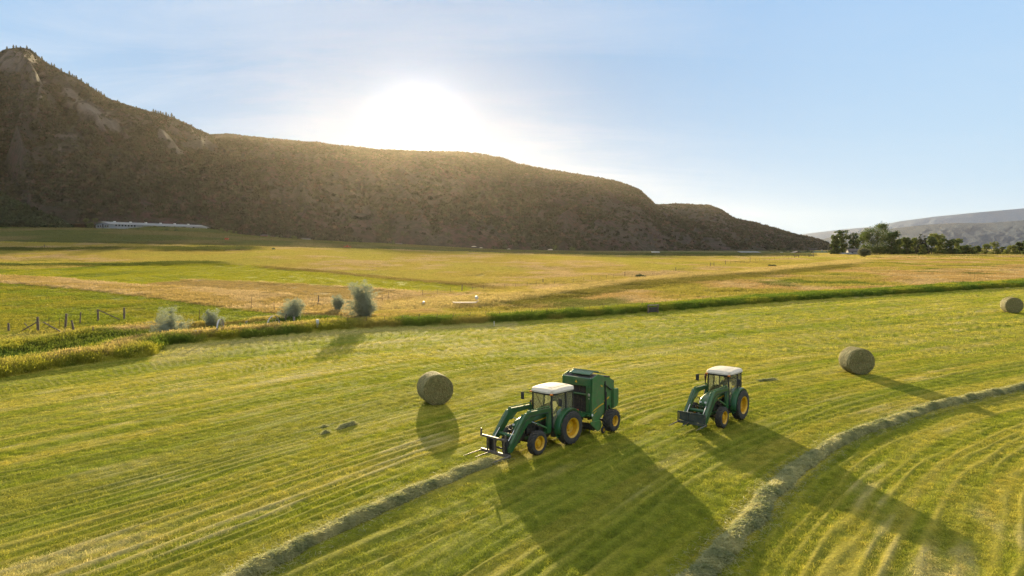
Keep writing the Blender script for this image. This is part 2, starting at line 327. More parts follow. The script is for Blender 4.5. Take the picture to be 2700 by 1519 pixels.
nf = N(t, 'ShaderNodeTexNoise'); nf.inputs['Scale'].default_value = 9.0; nf.inputs['Detail'].default_value = 5; nf.inputs['Roughness'].default_value = 0.7; L(t, geo.outputs['Position'], nf.inputs['Vector'])
nm_ = N(t, 'ShaderNodeTexNoise'); nm_.inputs['Scale'].default_value = 1.1; nm_.inputs['Detail'].default_value = 4; L(t, geo.outputs['Position'], nm_.inputs['Vector'])
cc = mix_n(t, 1.0, a.outputs['Color'], ramp_n(t, nf.outputs[0], [(0.3, (0.62, 0.62, 0.6)), (0.7, (1.3, 1.27, 1.2))]), 'MULTIPLY')
cc = mix_n(t, 1.0, cc, ramp_n(t, nr.outputs[0], [(0.3, (0.80, 0.84, 0.8)), (0.7, (1.2, 1.15, 1.15))]), 'MULTIPLY')
cc = mix_n(t, 1.0, cc, ramp_n(t, nm_.outputs[0], [(0.3, (0.85, 0.88, 0.9)), (0.7, (1.15, 1.1, 1.05))]), 'MULTIPLY')
L(t, cc, p.inputs['Base Color']); p.inputs['Roughness'].default_value = 0.95; p.inputs['Specular IOR Level'].default_value = 0.04
b1 = N(t, 'ShaderNodeBump'); b1.inputs['Strength'].default_value = 0.9; b1.inputs['Distance'].default_value = 0.10; L(t, nr.outputs[0], b1.inputs['Height'])
b2 = N(t, 'ShaderNodeBump'); b2.inputs['Strength'].default_value = 0.9; b2.inputs['Distance'].default_value = 0.09; L(t, nf.outputs[0], b2.inputs['Height']); L(t, b1.outputs[0], b2.inputs['Normal'])
L(t, b2.outputs[0], p.inputs['Normal']); L(t, p.outputs[0], o.inputs[0])
V = np.stack([XX, YY, ZZ], -1).reshape(-1, 3)
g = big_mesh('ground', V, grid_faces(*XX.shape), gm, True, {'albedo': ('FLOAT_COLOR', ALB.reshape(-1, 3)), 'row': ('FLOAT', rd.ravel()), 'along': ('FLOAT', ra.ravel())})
tag(g, kind='structure', label='hayfield and pasture land spreading across the valley floor')
# ------------------------------------------------------------------ hills
def hill_mat(name, c_soil, c_red, c_pale, c_shrub, s=1.0, pale_amt=0.5):
    m, t, o = new_mat(name); p = N(t, 'ShaderNodeBsdfPrincipled'); geo = N(t, 'ShaderNodeNewGeometry')
    def nz(sc, d=4, r=0.6):
        n = N(t, 'ShaderNodeTexNoise'); n.inputs['Scale'].default_value = sc*s; n.inputs['Detail'].default_value = d; n.inputs['Roughness'].default_value = r; L(t, geo.outputs['Position'], n.inputs['Vector']); return n.outputs[0]
    cc = mix_n(t, ramp_n(t, nz(0.006), [(0.42, 0.0), (0.62, 1.0)]), c_soil, c_red)
    cc = mix_n(t, math_n(t, 'MULTIPLY', ramp_n(t, nz(0.011, 6, 0.65), [(0.54, 0.0), (0.66, 1.0)]), pale_amt), cc, c_pale)
    a = N(t, 'ShaderNodeAttribute', attribute_name='pale')
    cc = mix_n(t, a.outputs['Fac'], cc, c_pale)
    sp = ramp_n(t, nz(0.16, 5, 0.75), [(0.44, 0.0), (0.55, 1.0)]); ip = math_n(t, 'SUBTRACT', 1.0, a.outputs['Fac']); cc = mix_n(t, math_n(t, 'MULTIPLY', math_n(t, 'MULTIPLY', sp, 0.85), ip), cc, c_shrub)
    sp2 = ramp_n(t, nz(0.022, 5, 0.7), [(0.48, 0.0), (0.62, 1.0)]); cc = mix_n(t, math_n(t, 'MULTIPLY', math_n(t, 'MULTIPLY', sp2, 0.55), ip), cc, c_shrub)
    vg = N(t, 'ShaderNodeAttribute', attribute_name='veg'); cc = mix_n(t, math_n(t, 'MULTIPLY', math_n(t, 'MULTIPLY', vg.outputs['Fac'], 0.8), ip), cc, c_shrub)
    L(t, cc, p.inputs['Base Color']); p.inputs['Roughness'].default_value = 0.95; p.inputs['Specular IOR Level'].default_value = 0.1
    b = N(t, 'ShaderNodeBump'); b.inputs['Strength'].default_value = 0.8; b.inputs['Distance'].default_value = 4.0/s; L(t, nz(0.12, 5, 0.7), b.inputs['Height']); L(t, b.outputs[0], p.inputs['Normal'])
    L(t, p.outputs[0], o.inputs[0]); return m
HM = hill_mat('hill_mat', (0.050, 0.037, 0.035), (0.066, 0.033, 0.035), (0.125, 0.11, 0.098), (0.022, 0.026, 0.019))
HM2 = hill_mat('hazed_mountain_mat', (0.045, 0.078, 0.125), (0.047, 0.076, 0.12), (0.065, 0.095, 0.14), (0.036, 0.064, 0.105), 0.35)  # blue of the distance haze is put into the albedo
HM3 = hill_mat('hazed_far_mountain_mat', (0.15, 0.215, 0.30), (0.15, 0.21, 0.295), (0.165, 0.225, 0.31), (0.135, 0.19, 0.27), 0.35)  # paler blue albedo stands in for thicker haze farther off
HILLS = {}
def make_hill(name, crest, foot, mat, nu=420, ns=130, gully=0.05, seed=0, back=0.5, shape=0.5, pale=None, rough=1.0, labeltxt=''):
    """crest: (px, py, distance), foot: (px, py, distance): world lines of the ridge and of the foot"""
    cx_ = [c[0] for c in crest]; u = np.linspace(cx_[0], cx_[-1], nu)
    def ln(tab, k): return np.interp(u, [c[0] for c in tab], [c[k] for c in tab])
    Dc = smooth(ln(crest, 2), 8); yc = ln(crest, 1); Df = smooth(ln(foot, 2), 8); yf = ln(foot, 1)
    if len(foot) and foot[0][1] is None: pass
    C_ = np.array([at_dist(a_, b_, c_) for a_, b_, c_ in zip(u, yc, Dc)]); F_ = np.array([at_dist(a_, b_, c_) for a_, b_, c_ in zip(u, yf, Df)])
    s = np.linspace(0, 1, ns); S_, _ = np.meshgrid(s, u, indexing='ij')
    sh = S_; prof = shape*sh**0.72+(1-shape)*(0.75*sh+0.25*sh*sh*(3-2*sh))
    X = F_[None, :, 0]*(1-S_)+C_[None, :, 0]*S_; Y = F_[None, :, 1]*(1-S_)+C_[None, :, 1]*S_; Z = F_[None, :, 2]*(1-prof)+C_[None, :, 2]*prof
    hgt = (C_[:, 2]-F_[:, 2])[None, :]; arc = np.cumsum(np.r_[0, np.hypot(*np.diff(C_[:, :2], axis=0).T)])[None, :]+0*S_
    wv = arc/165+0.9*(fbm(X/420, Y/420, 3, seed+2)-0.5)*2+S_*0.35
    rid = 1-np.abs(2*fbm(wv, S_*1.6, 3, seed+5)-1)*1.7; rid2 = 1-np.abs(2*fbm(wv*3.1, S_*3.5, 3, seed+8)-1)*1.7
    veg = sstep(0.40, 0.12, rid*0.6+rid2*0.4+0.5*(fbm(X/60, Y/60, 4, seed+31)-0.5))+0.5*sstep(0.52, 0.66, fbm(X/110, Y/110, 4, seed+33)); veg = np.clip(veg, 0, 1)
    env = (np.clip(S_, 0, 1)**0.6)*(np.clip(1-S_, 0, 1)**1.1)*1.9
    Z = Z+env*hgt*gully*((rid-0.5)*2+(rid2-0.5)*0.8)+rough*env*hgt*0.02*(fbm(X/45, Y/45, 4, seed+11)-0.5)*2
    Z = Z-3.0*(1-sstep(0, 0.015, S_))
    nb = 24; tb = np.linspace(0, 1, nb+1)[1:, None]; dirx = C_[:, 0]/C_[:, 1]
    Yb = C_[None, :, 1]*(1+tb*back*0.5); Xb = dirx[None, :]*Yb; Zb = C_[None, :, 2]*(1-0.9*tb**1.3)+0*Xb
    X = np.vstack([X, Xb]); Y = np.vstack([Y, Yb]); Z = np.vstack([Z, Zb])
    pl = np.zeros(X.shape)
    if pale:
        px, py = project(X, Y, Z)
        for (x0, y0, x1, y1, w, k) in pale:
            vx, vy = x1-x0, y1-y0; tt = np.clip(((px-x0)*vx+(py-y0)*vy)/(vx*vx+vy*vy), 0, 1); d = np.hypot(px-x0-tt*vx, py-y0-tt*vy)
            pl = np.maximum(pl, k*(1-sstep(w*0.3, w, d+(fbm(X/30, Y/30, 3, 77)-0.5)*w*2.4)))
    o = big_mesh(name, np.stack([X, Y, Z], -1).reshape(-1, 3), grid_faces(*X.shape), mat, True, {'pale': ('FLOAT', pl.ravel()), 'veg': ('FLOAT', np.vstack([veg, np.zeros((nb, nu))]).ravel())})
    tag(o, kind='structure', label=labeltxt); HILLS[labeltxt] = (X[:ns], Y[:ns], Z[:ns], u, np.where(pl[:ns] > 0.25, -0.15, veg)); return o
# height of the land at the foot, seen at distance D
def ft(px, D, dy=0): x = (px-CX)/FPX*D; z = float(baseZ(np.array([x]), np.array([D]))[0]); return (px, float(project(x, D, z)[1])+dy, D)
make_hill('hill', [(-420, 60, 1500), (-150, 110, 1460), (0, 132, 1430), (40, 124, 1420), (75, 128, 1400), (100, 152, 1390), (150, 180, 1370), (205, 208, 1350), (262, 245, 1320), (300, 262, 1300), (345, 276, 1280), (390, 288, 1260), (440, 302, 1240), (480, 319, 1220), (520, 340, 1190), (562, 368, 1150), (620, 405, 1090), (690, 452, 1010), (760, 505, 900), (830, 560, 760), (900, 606, 620)],
          [ft(-420, 520), ft(0, 520), (180, 553, 520), (360, 553, 530), (385, 564, 520), ft(500, 520), ft(900, 560)], HM, 460, 200, 0.090, 3, labeltxt='tall steep hill on the left with pale scree streaks',
          pale=[(20, 140, 60, 160, 26, 0.55), (0, 150, 30, 165, 20, 0.5), (170, 235, 300, 330, 16, 0.75), (200, 262, 280, 330, 13, 0.6), (140, 340, 210, 345, 13, 0.6), (100, 190, 112, 205, 12, 0.7), (103, 200, 95, 280, 7, 0.4), (395, 320, 450, 385, 16, 0.45), (255, 300, 320, 345, 16, 0.6), (430, 375, 520, 360, 13, 0.3), (150, 345, 150, 380, 8, 0.4)])
make_hill('hill', [(440, 330, 1950), (500, 345, 1900), (535, 341, 1880), (575, 340, 1860), (620, 345, 1850), (700, 352, 1830), (780, 360, 1810), (850, 366, 1800), (920, 375, 1790), (960, 378, 1780), (1060, 381, 1780), (1150, 383, 1780), (1200, 388, 1790), (1250, 396, 1800), (1310, 414, 1820), (1360, 424, 1850), (1430, 436, 1900), (1520, 450, 1960), (1580, 466, 2000), (1610, 480, 2000), (1640, 508, 1960), (1680, 545, 1850), (1740, 590, 1600), (1800, 628, 1300)],
          [ft(440, 560), ft(700, 560), ft(1000, 600), ft(1300, 640), ft(1600, 760), ft(1800, 900)], HM, 520, 200, 0.085, 9, labeltxt='long dark ridge in the middle with the sun just above it')
make_hill('hill', [(1560, 530, 2600), (1645, 516, 2600), (1700, 514, 2600), (1780, 517, 2600), (1810, 527, 2600), (1850, 551, 2550), (1900, 561, 2500), (1950, 575, 2450), (2000, 590, 2400), (2050, 600, 2350), (2080, 610, 2300), (2115, 634, 2200), (2140, 646, 2100)],
          [ft(1560, 800), ft(1800, 900), ft(2000, 1050), ft(2140, 1300)], HM, 300, 140, 0.08, 15, labeltxt='lower dark ridge sloping down behind the right end of the long ridge')
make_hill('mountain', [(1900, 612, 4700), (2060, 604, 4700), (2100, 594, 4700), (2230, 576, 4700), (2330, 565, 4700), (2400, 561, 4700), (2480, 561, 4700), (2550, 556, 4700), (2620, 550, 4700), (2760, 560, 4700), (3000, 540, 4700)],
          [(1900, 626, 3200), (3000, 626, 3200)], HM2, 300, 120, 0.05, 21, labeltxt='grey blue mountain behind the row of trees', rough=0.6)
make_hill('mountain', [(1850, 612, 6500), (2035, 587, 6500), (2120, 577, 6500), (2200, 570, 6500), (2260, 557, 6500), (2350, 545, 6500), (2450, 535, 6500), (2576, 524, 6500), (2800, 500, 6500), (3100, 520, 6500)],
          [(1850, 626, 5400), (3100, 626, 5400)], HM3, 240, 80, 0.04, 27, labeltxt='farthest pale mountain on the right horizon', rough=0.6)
KM = hill_mat('knoll_mat', (0.05, 0.055, 0.022), (0.055, 0.05, 0.025), (0.09, 0.08, 0.04), (0.022, 0.034, 0.014), 2.0, 0.2)
make_hill('hill', [(-420, 430, 470), (-100, 470, 468), (0, 492, 465), (40, 512, 462), (80, 533, 460), (120, 548, 455), (150, 562, 450), (176, 580, 442)],
          [ft(-420, 400, -1), ft(0, 405, -1), ft(100, 408, -1), ft(176, 420, -1)], KM, 160, 70, 0.03, 33, labeltxt='small bushy knoll at the far left edge')
# ------------------------------------------------------------------ instanced plant cover (uncountable: grass, scrub)
def proto_mesh(name, verts, faces, mat, k):
    o = big_mesh(name, verts, faces, mat, False, None, k); col.objects.unlink(o); return o
def blades(n, rad, h, w, seed, bend=0.5, segs=2, spread=0.5, heads=0.0):
    r = np.random.default_rng(seed); V = []; F = []
    for i in range(n):
        a_ = r.uniform(0, 2*np.pi); q = rad*math.sqrt(r.uniform()); x, y_ = q*math.cos(a_), q*math.sin(a_); hh = h*r.uniform(0.55, 1.15); th = r.uniform(0, 2*np.pi)
        dx, dy = math.cos(th), math.sin(th); lx, ly = r.normal(0, spread, 2); b = len(V); ww = w*r.uniform(0.6, 1.3)
        for j in range(segs+1):
            f = j/segs; wj = ww*(1-0.75*f) if heads == 0 or j < segs else ww
            cx_ = x+lx*hh*f+bend*lx*hh*f*f; cy_ = y_+ly*hh*f+bend*ly*hh*f*f; z = hh*f*(1-0.25*f*abs(lx)-0.25*f*abs(ly))-0.02
            V += [(cx_-dx*wj/2, cy_-dy*wj/2, z), (cx_+dx*wj/2, cy_+dy*wj/2, z)]
        F += [(b+2*j, b+2*j+1, b+2*j+3, b+2*j+2) for j in range(segs)]
        if r.uniform() < heads:      # seed head
            b = len(V); t0 = np.array([cx_, cy_, z]); up = np.array([lx*0.6, ly*0.6, 1.0]); up /= np.linalg.norm(up); sd_ = np.array([dx, dy, 0]); l = h*0.22
            V += [tuple(t0), tuple(t0+up*l*0.4-sd_*w*1.5), tuple(t0+up*l), tuple(t0+up*l*0.4+sd_*w*1.5)]; F.append((b, b+1, b+2, b+3))
    return V, F
def scatter(name, P, S, C, protos, label, wild=True, kind='stuff', seed=0, zs=None):
    """points -> instances through geometry nodes"""
    r = np.random.default_rng(seed); n = len(P)
    me = bpy.data.meshes.new(name+'_points'); me.vertices.add(n); me.vertices.foreach_set('co', np.asarray(P, np.float32).ravel())
    def at(nm, ty, arr):
        a_ = me.attributes.new(nm, ty, 'POINT'); f = {'FLOAT': 'value', 'FLOAT_COLOR': 'color', 'FLOAT_VECTOR': 'vector', 'INT': 'value'}[ty]; a_.data.foreach_set(f, np.asarray(arr).ravel())
    at('sc', 'FLOAT_VECTOR', np.stack([S, S, S if zs is None else zs], 1).astype(np.float32)); at('rt', 'FLOAT_VECTOR', np.stack([r.normal(0, 0.06, n), r.normal(0, 0.06, n), r.uniform(0, 6.283, n)], 1).astype(np.float32))
    at('gcol', 'FLOAT_COLOR', np.hstack([np.clip(C, 0, 1), np.ones((n, 1))]).astype(np.float32)); at('idx', 'INT', r.integers(0, len(protos), n).astype(np.int32))
    o = bpy.data.objects.new(name, me); col.objects.link(o); tag(o, label, name.replace('_', ' ').split('.')[0], kind=kind)
    c = bpy.data.collections.new(name+'_set')
    for q in protos: c.objects.link(q)
    ng = bpy.data.node_groups.new(name+'_nodes', 'GeometryNodeTree'); ng.interface.new_socket('Geometry', in_out='INPUT', socket_type='NodeSocketGeometry'); ng.interface.new_socket('Geometry', in_out='OUTPUT', socket_type='NodeSocketGeometry')
    gi = ng.nodes.new('NodeGroupInput'); go = ng.nodes.new('NodeGroupOutput'); iop = ng.nodes.new('GeometryNodeInstanceOnPoints'); ci = ng.nodes.new('GeometryNodeCollectionInfo')
    ci.inputs['Collection'].default_value = c; ci.inputs['Separate Children'].default_value = True; ci.inputs['Reset Children'].default_value = True
    def na(nm, ty): q = ng.nodes.new('GeometryNodeInputNamedAttribute'); q.data_type = ty; q.inputs['Name'].default_value = nm; return q.outputs['Attribute']
    ng.links.new(gi.outputs[0], iop.inputs['Points']); ng.links.new(ci.outputs[0], iop.inputs['Instance']); iop.inputs['Pick Instance'].default_value = True
    ng.links.new(na('idx', 'INT'), iop.inputs['Instance Index']); ng.links.new(na('sc', 'FLOAT_VECTOR'), iop.inputs['Scale'])
    er = ng.nodes.new('FunctionNodeEulerToRotation'); ng.links.new(na('rt', 'FLOAT_VECTOR'), er.inputs[0]); ng.links.new(er.outputs[0], iop.inputs['Rotation'])
    ng.links.new(iop.outputs[0], go.inputs[0]); md = o.modifiers.new('cover', 'NODES'); md.node_group = ng; return o
GRM = leafy('grass_mat', (0.72, 0.78, 0.7), (1.35, 1.25, 1.2), 0.55, 'gcol', True, 2.2, 0.012)
def area_pts(n, y0, y1, seed, k=0.84):
    r = np.random.default_rng(seed); Y = np.sqrt(r.uniform(y0*y0, y1*y1, n)); return r.uniform(-k, k, n)*Y, Y
def cover(name, n, y0, y1, protos, label, sel, scale, seed, bright=1.45, zmul=1.0):
    X, Y = area_pts(n, y0, y1, seed); sd_, _ = near(EDGE, X, Y); k = sel(X, Y, sd_); X, Y, sd_ = X[k], Y[k], sd_[k]
    rd_, ra_ = near(GUIDE, X, Y) if Y.min() < 200 else (X*0, X*0); Z = groundZ(X, Y, sdE=sd_); C, H = land_albedo(X, Y, Z, sd_, rd_, ra_); r = np.random.default_rng(seed+1)
    v = r.uniform(0.86, 1.14, len(X))[:, None]; S, zs = scale(X, Y, sd_, rd_, ra_, H, r); ok = zs > 0.08
    C = np.clip(C*v*bright, 0.004, 0.75); P = np.stack([X, Y, Z], 1)
    return scatter(name, P[ok], S[ok], C[ok], protos, label, seed=seed, zs=zs[ok])
short = [proto_mesh('short_grass', *blades(70, 0.24, 0.085, 0.011, 100+i, spread=0.55), GRM, 4) for i in range(4)]
shortf = [proto_mesh('short_grass', *blades(90, 0.75, 0.11, 0.030, 120+i, spread=0.55), GRM, 4) for i in range(3)]
tall = [proto_mesh('tall_grass_tuft', *blades(80, 0.42, 0.62, 0.022, 140+i, spread=0.28, segs=3, heads=0.35), GRM, 4) for i in range(4)]
mead = [proto_mesh('meadow_tuft', *blades(70, 1.0, 0.42, 0.05, 160+i, spread=0.3, segs=2, heads=0.3), GRM, 4) for i in range(3)]
mead_f = [proto_mesh('pasture_tuft', *blades(50, 2.2, 0.5, 0.14, 180+i, spread=0.3, segs=1), GRM, 4) for i in range(3)]
def sc_short(X, Y, sd_, rd_, ra_, H, r):
    q = fbm(rd_/0.95, ra_/26, 2, 41); b = fbm(X/1.7, Y/1.7, 3, 91); z = 0.40+1.15*np.clip(1.6*(0.65*q+0.35*b)-0.35+0.24*row_wave(rd_, ra_), 0, 1); return r.uniform(0.8, 1.25, len(X)), z*r.uniform(0.8, 1.2, len(X))
cover('mown_grass', 52000, 15.5, 56, short, 'freshly mown green and straw coloured grass in curving rows', lambda X, Y, s: s < 0.3, sc_short, 201, 1.6)
cover('mown_grass', 42000, 54, 165, shortf, 'mown grass in the far part of the hay field', lambda X, Y, s: s < 0.4, sc_short, 211, 1.6)
def sc_tall(X, Y, sd_, rd_, ra_, H, r): z = H/0.62; return r.uniform(0.8, 1.3, len(X)), z*r.uniform(0.75, 1.25, len(X))
cover('tall_grass', 150000, 44, 200, tall, 'unmown tall grass with seed heads along the field edge', lambda X, Y, s: (s > 0.1) & (s < 15) & ((s < 9) | (X < -8)), sc_tall, 221)
def sc_mead(X, Y, sd_, rd_, ra_, H, r): return r.uniform(0.8, 1.3, len(X)), H/0.42*r.uniform(0.7, 1.2, len(X))
cover('meadow_grass', 75000, 60, 300, mead, 'dry golden meadow grass beyond the hay field', lambda X, Y, s: s > 5, sc_mead, 231, 1.25)
cover('meadow_grass', 26000, 290, 515, mead_f, 'rough shaded pasture grass near the foot of the hills', lambda X, Y, s: s > 5, lambda X, Y, sd_, rd_, ra_, H, r: (r.uniform(0.9, 1.6, len(X)), H/0.42*r.uniform(0.6, 1.3, len(X))), 241)
# hillside scrub
SCM = leafy('scrub_mat', (0.8, 0.8, 0.8), (1.25, 1.25, 1.2), 0.25, 'gcol', True, 0.3, 0.02)
def blob(seed, n=46):
    r = np.random.default_rng(seed); V = []; F = []
    for i in range(n):
        d = r.normal(size=3); d /= np.linalg.norm(d); d[2] = abs(d[2])*1.1; c = d*r.uniform(0.35, 1.0)*np.array([1, 1, 0.85]); a1_ = r.normal(size=3); a1_ /= np.linalg.norm(a1_); a2_ = np.cross(a1_, d); b = len(V); s_ = r.uniform(0.22, 0.42)
        V += [tuple(c-a1_*s_), tuple(c+a2_*s_*0.8), tuple(c+a1_*s_), tuple(c-a2_*s_*0.8)]; F.append((b, b+1, b+2, b+3))
    return V, F
blobs = [proto_mesh('scrub_bush', *blob(300+i), SCM, 4) for i in range(4)]
PP = []; SS = []; CC = []
for key, n, sz, gr in (('tall steep hill on the left with pale scree streaks', 40000, (1.0, 3.0), 0.5), ('long dark ridge in the middle with the sun just above it', 46000, (1.2, 3.2), 0.3), ('lower dark ridge sloping down behind the right end of the long ridge', 12000, (1.8, 4.2), 0.2), ('small bushy knoll at the far left edge', 3800, (0.9, 2.6), 1.0)):
    X, Y, Z, u, VG = HILLS[key]; r = np.random.default_rng(n); ns_, nu_ = X.shape
    fi = np.clip(r.uniform(0, 1, n*2)**0.9, 0, 0.9999)*(ns_-1); fj = r.uniform(0, nu_-1.001, n*2)
    ex = r.uniform(0, 1, n*2) < 0.045; fi[ex] = ns_-1.001-r.uniform(0, 2, ex.sum())
    i = fi.astype(int); j = fj.astype(int); a_ = fi-i; b = fj-j
    bl = lambda Q: (Q[i, j]*(1-a_)+Q[i+1, j]*a_)*(1-b)+(Q[i, j+1]*(1-a_)+Q[i+1, j+1]*a_)*b
    x, y_, z = bl(X), bl(Y), bl(Z); d = fbm(x/90, y_/90, 4, 71); vgp = bl(VG); keep = (r.uniform(0, 1, n*2) < (0.16+0.95*vgp)*(0.45+sstep(0.3, 0.6, d)))
    if gr == 1.0: keep[:] = True
    x, y_, z = x[keep][:n], y_[keep][:n], z[keep][:n]; m = len(x)
    PP.append(np.stack([x, y_, z], 1)); SS.append(r.uniform(sz[0], sz[1], m)*r.uniform(0.8, 1.35, m)*np.where(ex[keep][:n], 1.35, 1.0))
    base_c = A(0.031, 0.034, 0.021)*(1-gr*0)+0; c = base_c*r.uniform(0.6, 1.5, m)[:, None]*A(1, 1, 1); br = r.uniform(0, 1, m) < 0.2; c[br] = A(0.065, 0.047, 0.038)*r.uniform(0.7, 1.3, br.sum())[:, None]
    if gr == 1.0: c = A(0.026, 0.038, 0.016)*r.uniform(0.6, 1.5, m)[:, None]
    CC.append(c)
scatter('hillside_scrub', np.vstack(PP), np.concatenate(SS), np.vstack(CC), blobs, 'dark juniper and oak scrub covering the hillsides', seed=31)
# ------------------------------------------------------------------ mesh builder for made things
class MB:
    def __init__(s): s.v = []; s.f = []; s.m = []; s.mi = 0
    def add(s, V, F, M=None):
        b = len(s.v); s.v += [tuple((M @ Vector(p)) if M else p) for p in V]; s.f += [tuple(b+i for i in f) for f in F]; s.m += [s.mi]*len(F); return s
    def box(s, c, d, rot=None, taper=None):
        hx, hy, hz_ = d[0]/2, d[1]/2, d[2]/2; tx, ty = taper or (1, 1)
        V = [(-hx, -hy, -hz_), (hx, -hy, -hz_), (hx, hy, -hz_), (-hx, hy, -hz_), (-hx*tx, -hy*ty, hz_), (hx*tx, -hy*ty, hz_), (hx*tx, hy*ty, hz_), (-hx*tx, hy*ty, hz_)]
        M = Matrix.Translation(c) @ (rot.to_4x4() if rot is not None else Matrix.Identity(4))
        return s.add(V, [(0, 3, 2, 1), (4, 5, 6, 7), (0, 1, 5, 4), (1, 2, 6, 5), (2, 3, 7, 6), (3, 0, 4, 7)], M)
    def prism(s, poly, y0, y1, inset=None):
        """polygon in x-z swept from y0 to y1"""
        n = len(poly); V = [(x, y0, z) for x, z in poly]+[(x, y1, z) for x, z in poly]
        F = [tuple(range(n-1, -1, -1)), tuple(range(n, 2*n))]+[(i, (i+1) % n, n+(i+1) % n, n+i) for i in range(n)]
        return s.add(V, F)
    def beam(s, a, b, w, h, upv=(0, 0, 1)):
        a = Vector(a); b = Vector(b); d = (b-a); l = d.length; x = d/l; u = Vector(upv); y = u.cross(x)
        if y.length < 1e-4: y = Vector((0, 1, 0)).cross(x)
        y.normalize(); z = x.cross(y); M = Matrix((x, y, z)).transposed(); return s.box((a+b)/2, (l, w, h), M)
    def tube(s, pts, r, n=10, cap=True):
        pts = [Vector(p) for p in pts]; rr = r if isinstance(r, (list, tuple)) else [r]*len(pts); V = []; F = []
        for i, p in enumerate(pts):
            d = (pts[min(i+1, len(pts)-1)]-pts[max(i-1, 0)]).normalized(); q = d.to_track_quat('Z', 'Y')
            V += [tuple(p+q @ Vector((rr[i]*math.cos(2*math.pi*k/n), rr[i]*math.sin(2*math.pi*k/n), 0))) for k in range(n)]
        for i in range(len(pts)-1): F += [(i*n+k, i*n+(k+1) % n, (i+1)*n+(k+1) % n, (i+1)*n+k) for k in range(n)]
        if cap: F += [tuple(range(n-1, -1, -1)), tuple(range((len(pts)-1)*n, len(pts)*n))]
        return s.add(V, F)
    def lathe(s, prof, c=(0, 0, 0), n=32, closed=False):
        """profile of (radius, y) turned about the y axis"""
        V = []; F = []; m = len(prof)
        for k in range(n):
            a = 2*math.pi*k/n; V += [(c[0]+r*math.cos(a), c[1]+y, c[2]+r*math.sin(a)) for r, y in prof]
        for k in range(n):
            k2 = (k+1) % n
            for i in range(m if closed else m-1): j = (i+1) % m; F.append((k*m+i, k*m+j, k2*m+j, k2*m+i))
        return s.add(V, F)
    def build(s, name, mat, parent=None, smooth_=False, bevel=0, loc=None):
        me = bpy.data.meshes.new(name); me.from_pydata(s.v, [], s.f)
        for m_ in (mat if isinstance(mat, (list, tuple)) else [mat]): me.materials.append(m_)
        if isinstance(mat, (list, tuple)): me.polygons.foreach_set('material_index', s.m)
        if smooth_: me.polygons.foreach_set('use_smooth', [True]*len(me.polygons)); 
        me.update(); o = bpy.data.objects.new(name, me); col.objects.link(o)
        if parent: o.parent = parent
        if loc: o.location = loc
        if bevel:
            b = o.modifiers.new('edge', 'BEVEL'); b.width = bevel; b.segments = 2; b.limit_method = 'ANGLE'; b.angle_limit = R(32)
        if smooth_ == 2 or (smooth_ and not bevel):
            try: me.set_sharp_from_angle(angle=R(35))
            except Exception: pass
        return o
def thing(name, loc, rz=0, label=None, cat=None, group=None, sc=1.0):
    o = bpy.data.objects.new(name, None); col.objects.link(o); o.location = loc; o.rotation_euler = (0, 0, rz); o.scale = (sc,)*3; o.empty_display_size = 0.3; return tag(o, label, cat, group)
def part(name, parent, loc=(0, 0, 0)):
    o = bpy.data.objects.new(name, None); col.objects.link(o); o.parent = parent; o.location = loc; o.empty_display_size = 0.1; return o
def copy_tree(o, parent=None):
    c = o.copy(); col.objects.link(c); c.parent = parent if parent else None
    for ch in list(o.children): copy_tree(ch, c)
    return c
GREEN = simple('green_paint', (0.010, 0.085, 0.022), 0.40, 0, 0.15, 3, coat=0.12, dirt=(0.16, 0.13, 0.07), dirt_amt=0.30)
GREEND = simple('green_paint_dusty', (0.050, 0.165, 0.040), 0.55, 0, 0.18, 5, dirt=(0.17, 0.14, 0.08), dirt_amt=0.45)
YELLOW = simple('yellow_paint', (0.72, 0.40, 0.008), 0.45, 0, 0.12, 6, dirt=(0.16, 0.11, 0.05), dirt_amt=0.4)
RUBBER = simple('tyre_rubber', (0.035, 0.033, 0.030), 0.85, 0, 0.3, 8, bump=0.3, dirt=(0.12, 0.10, 0.06), dirt_amt=0.35)
BLACK = simple('black_plastic', (0.018, 0.018, 0.018), 0.55, 0, 0.2, 6, dirt=(0.08, 0.07, 0.05), dirt_amt=0.3)
DARKM = simple('dark_metal', (0.035, 0.034, 0.032), 0.5, 0.3, 0.3, 10, dirt=(0.14, 0.11, 0.07), dirt_amt=0.5)
STEEL = simple('bare_steel', (0.17, 0.155, 0.145), 0.5, 0.7, 0.25, 9, dirt=(0.12, 0.07, 0.04), dirt_amt=0.5)
CHROME = simple('cylinder_rod', (0.6, 0.6, 0.6), 0.2, 1.0, 0.05)
WHITE = simple('white_roof_plastic', (0.60, 0.54, 0.43), 0.65, 0, 0.05, 3, dirt=(0.35, 0.29, 0.2), dirt_amt=0.3)
REDP = simple('red_plastic', (0.42, 0.05, 0.02), 0.35); ORANGEP = simple('amber_lens', (0.7, 0.2, 0.02), 0.3); LAMPM = simple('lamp_lens', (0.7, 0.7, 0.68), 0.15)
SEATM = simple('seat_fabric', (0.05, 0.045, 0.04), 0.9)
PLATE = simple('dark_green_plate', (0.03, 0.045, 0.04), 0.6, 0.1, 0.3, 8, dirt=(0.12, 0.11, 0.08), dirt_amt=0.5)
BELT = simple('rubber_belt', (0.030, 0.025, 0.022), 0.8, 0, 0.3, 20, dirt=(0.13, 0.10, 0.06), dirt_amt=0.5)
RUST = simple('rusty_pipe', (0.11, 0.055, 0.035), 0.8, 0.2, 0.4, 12)
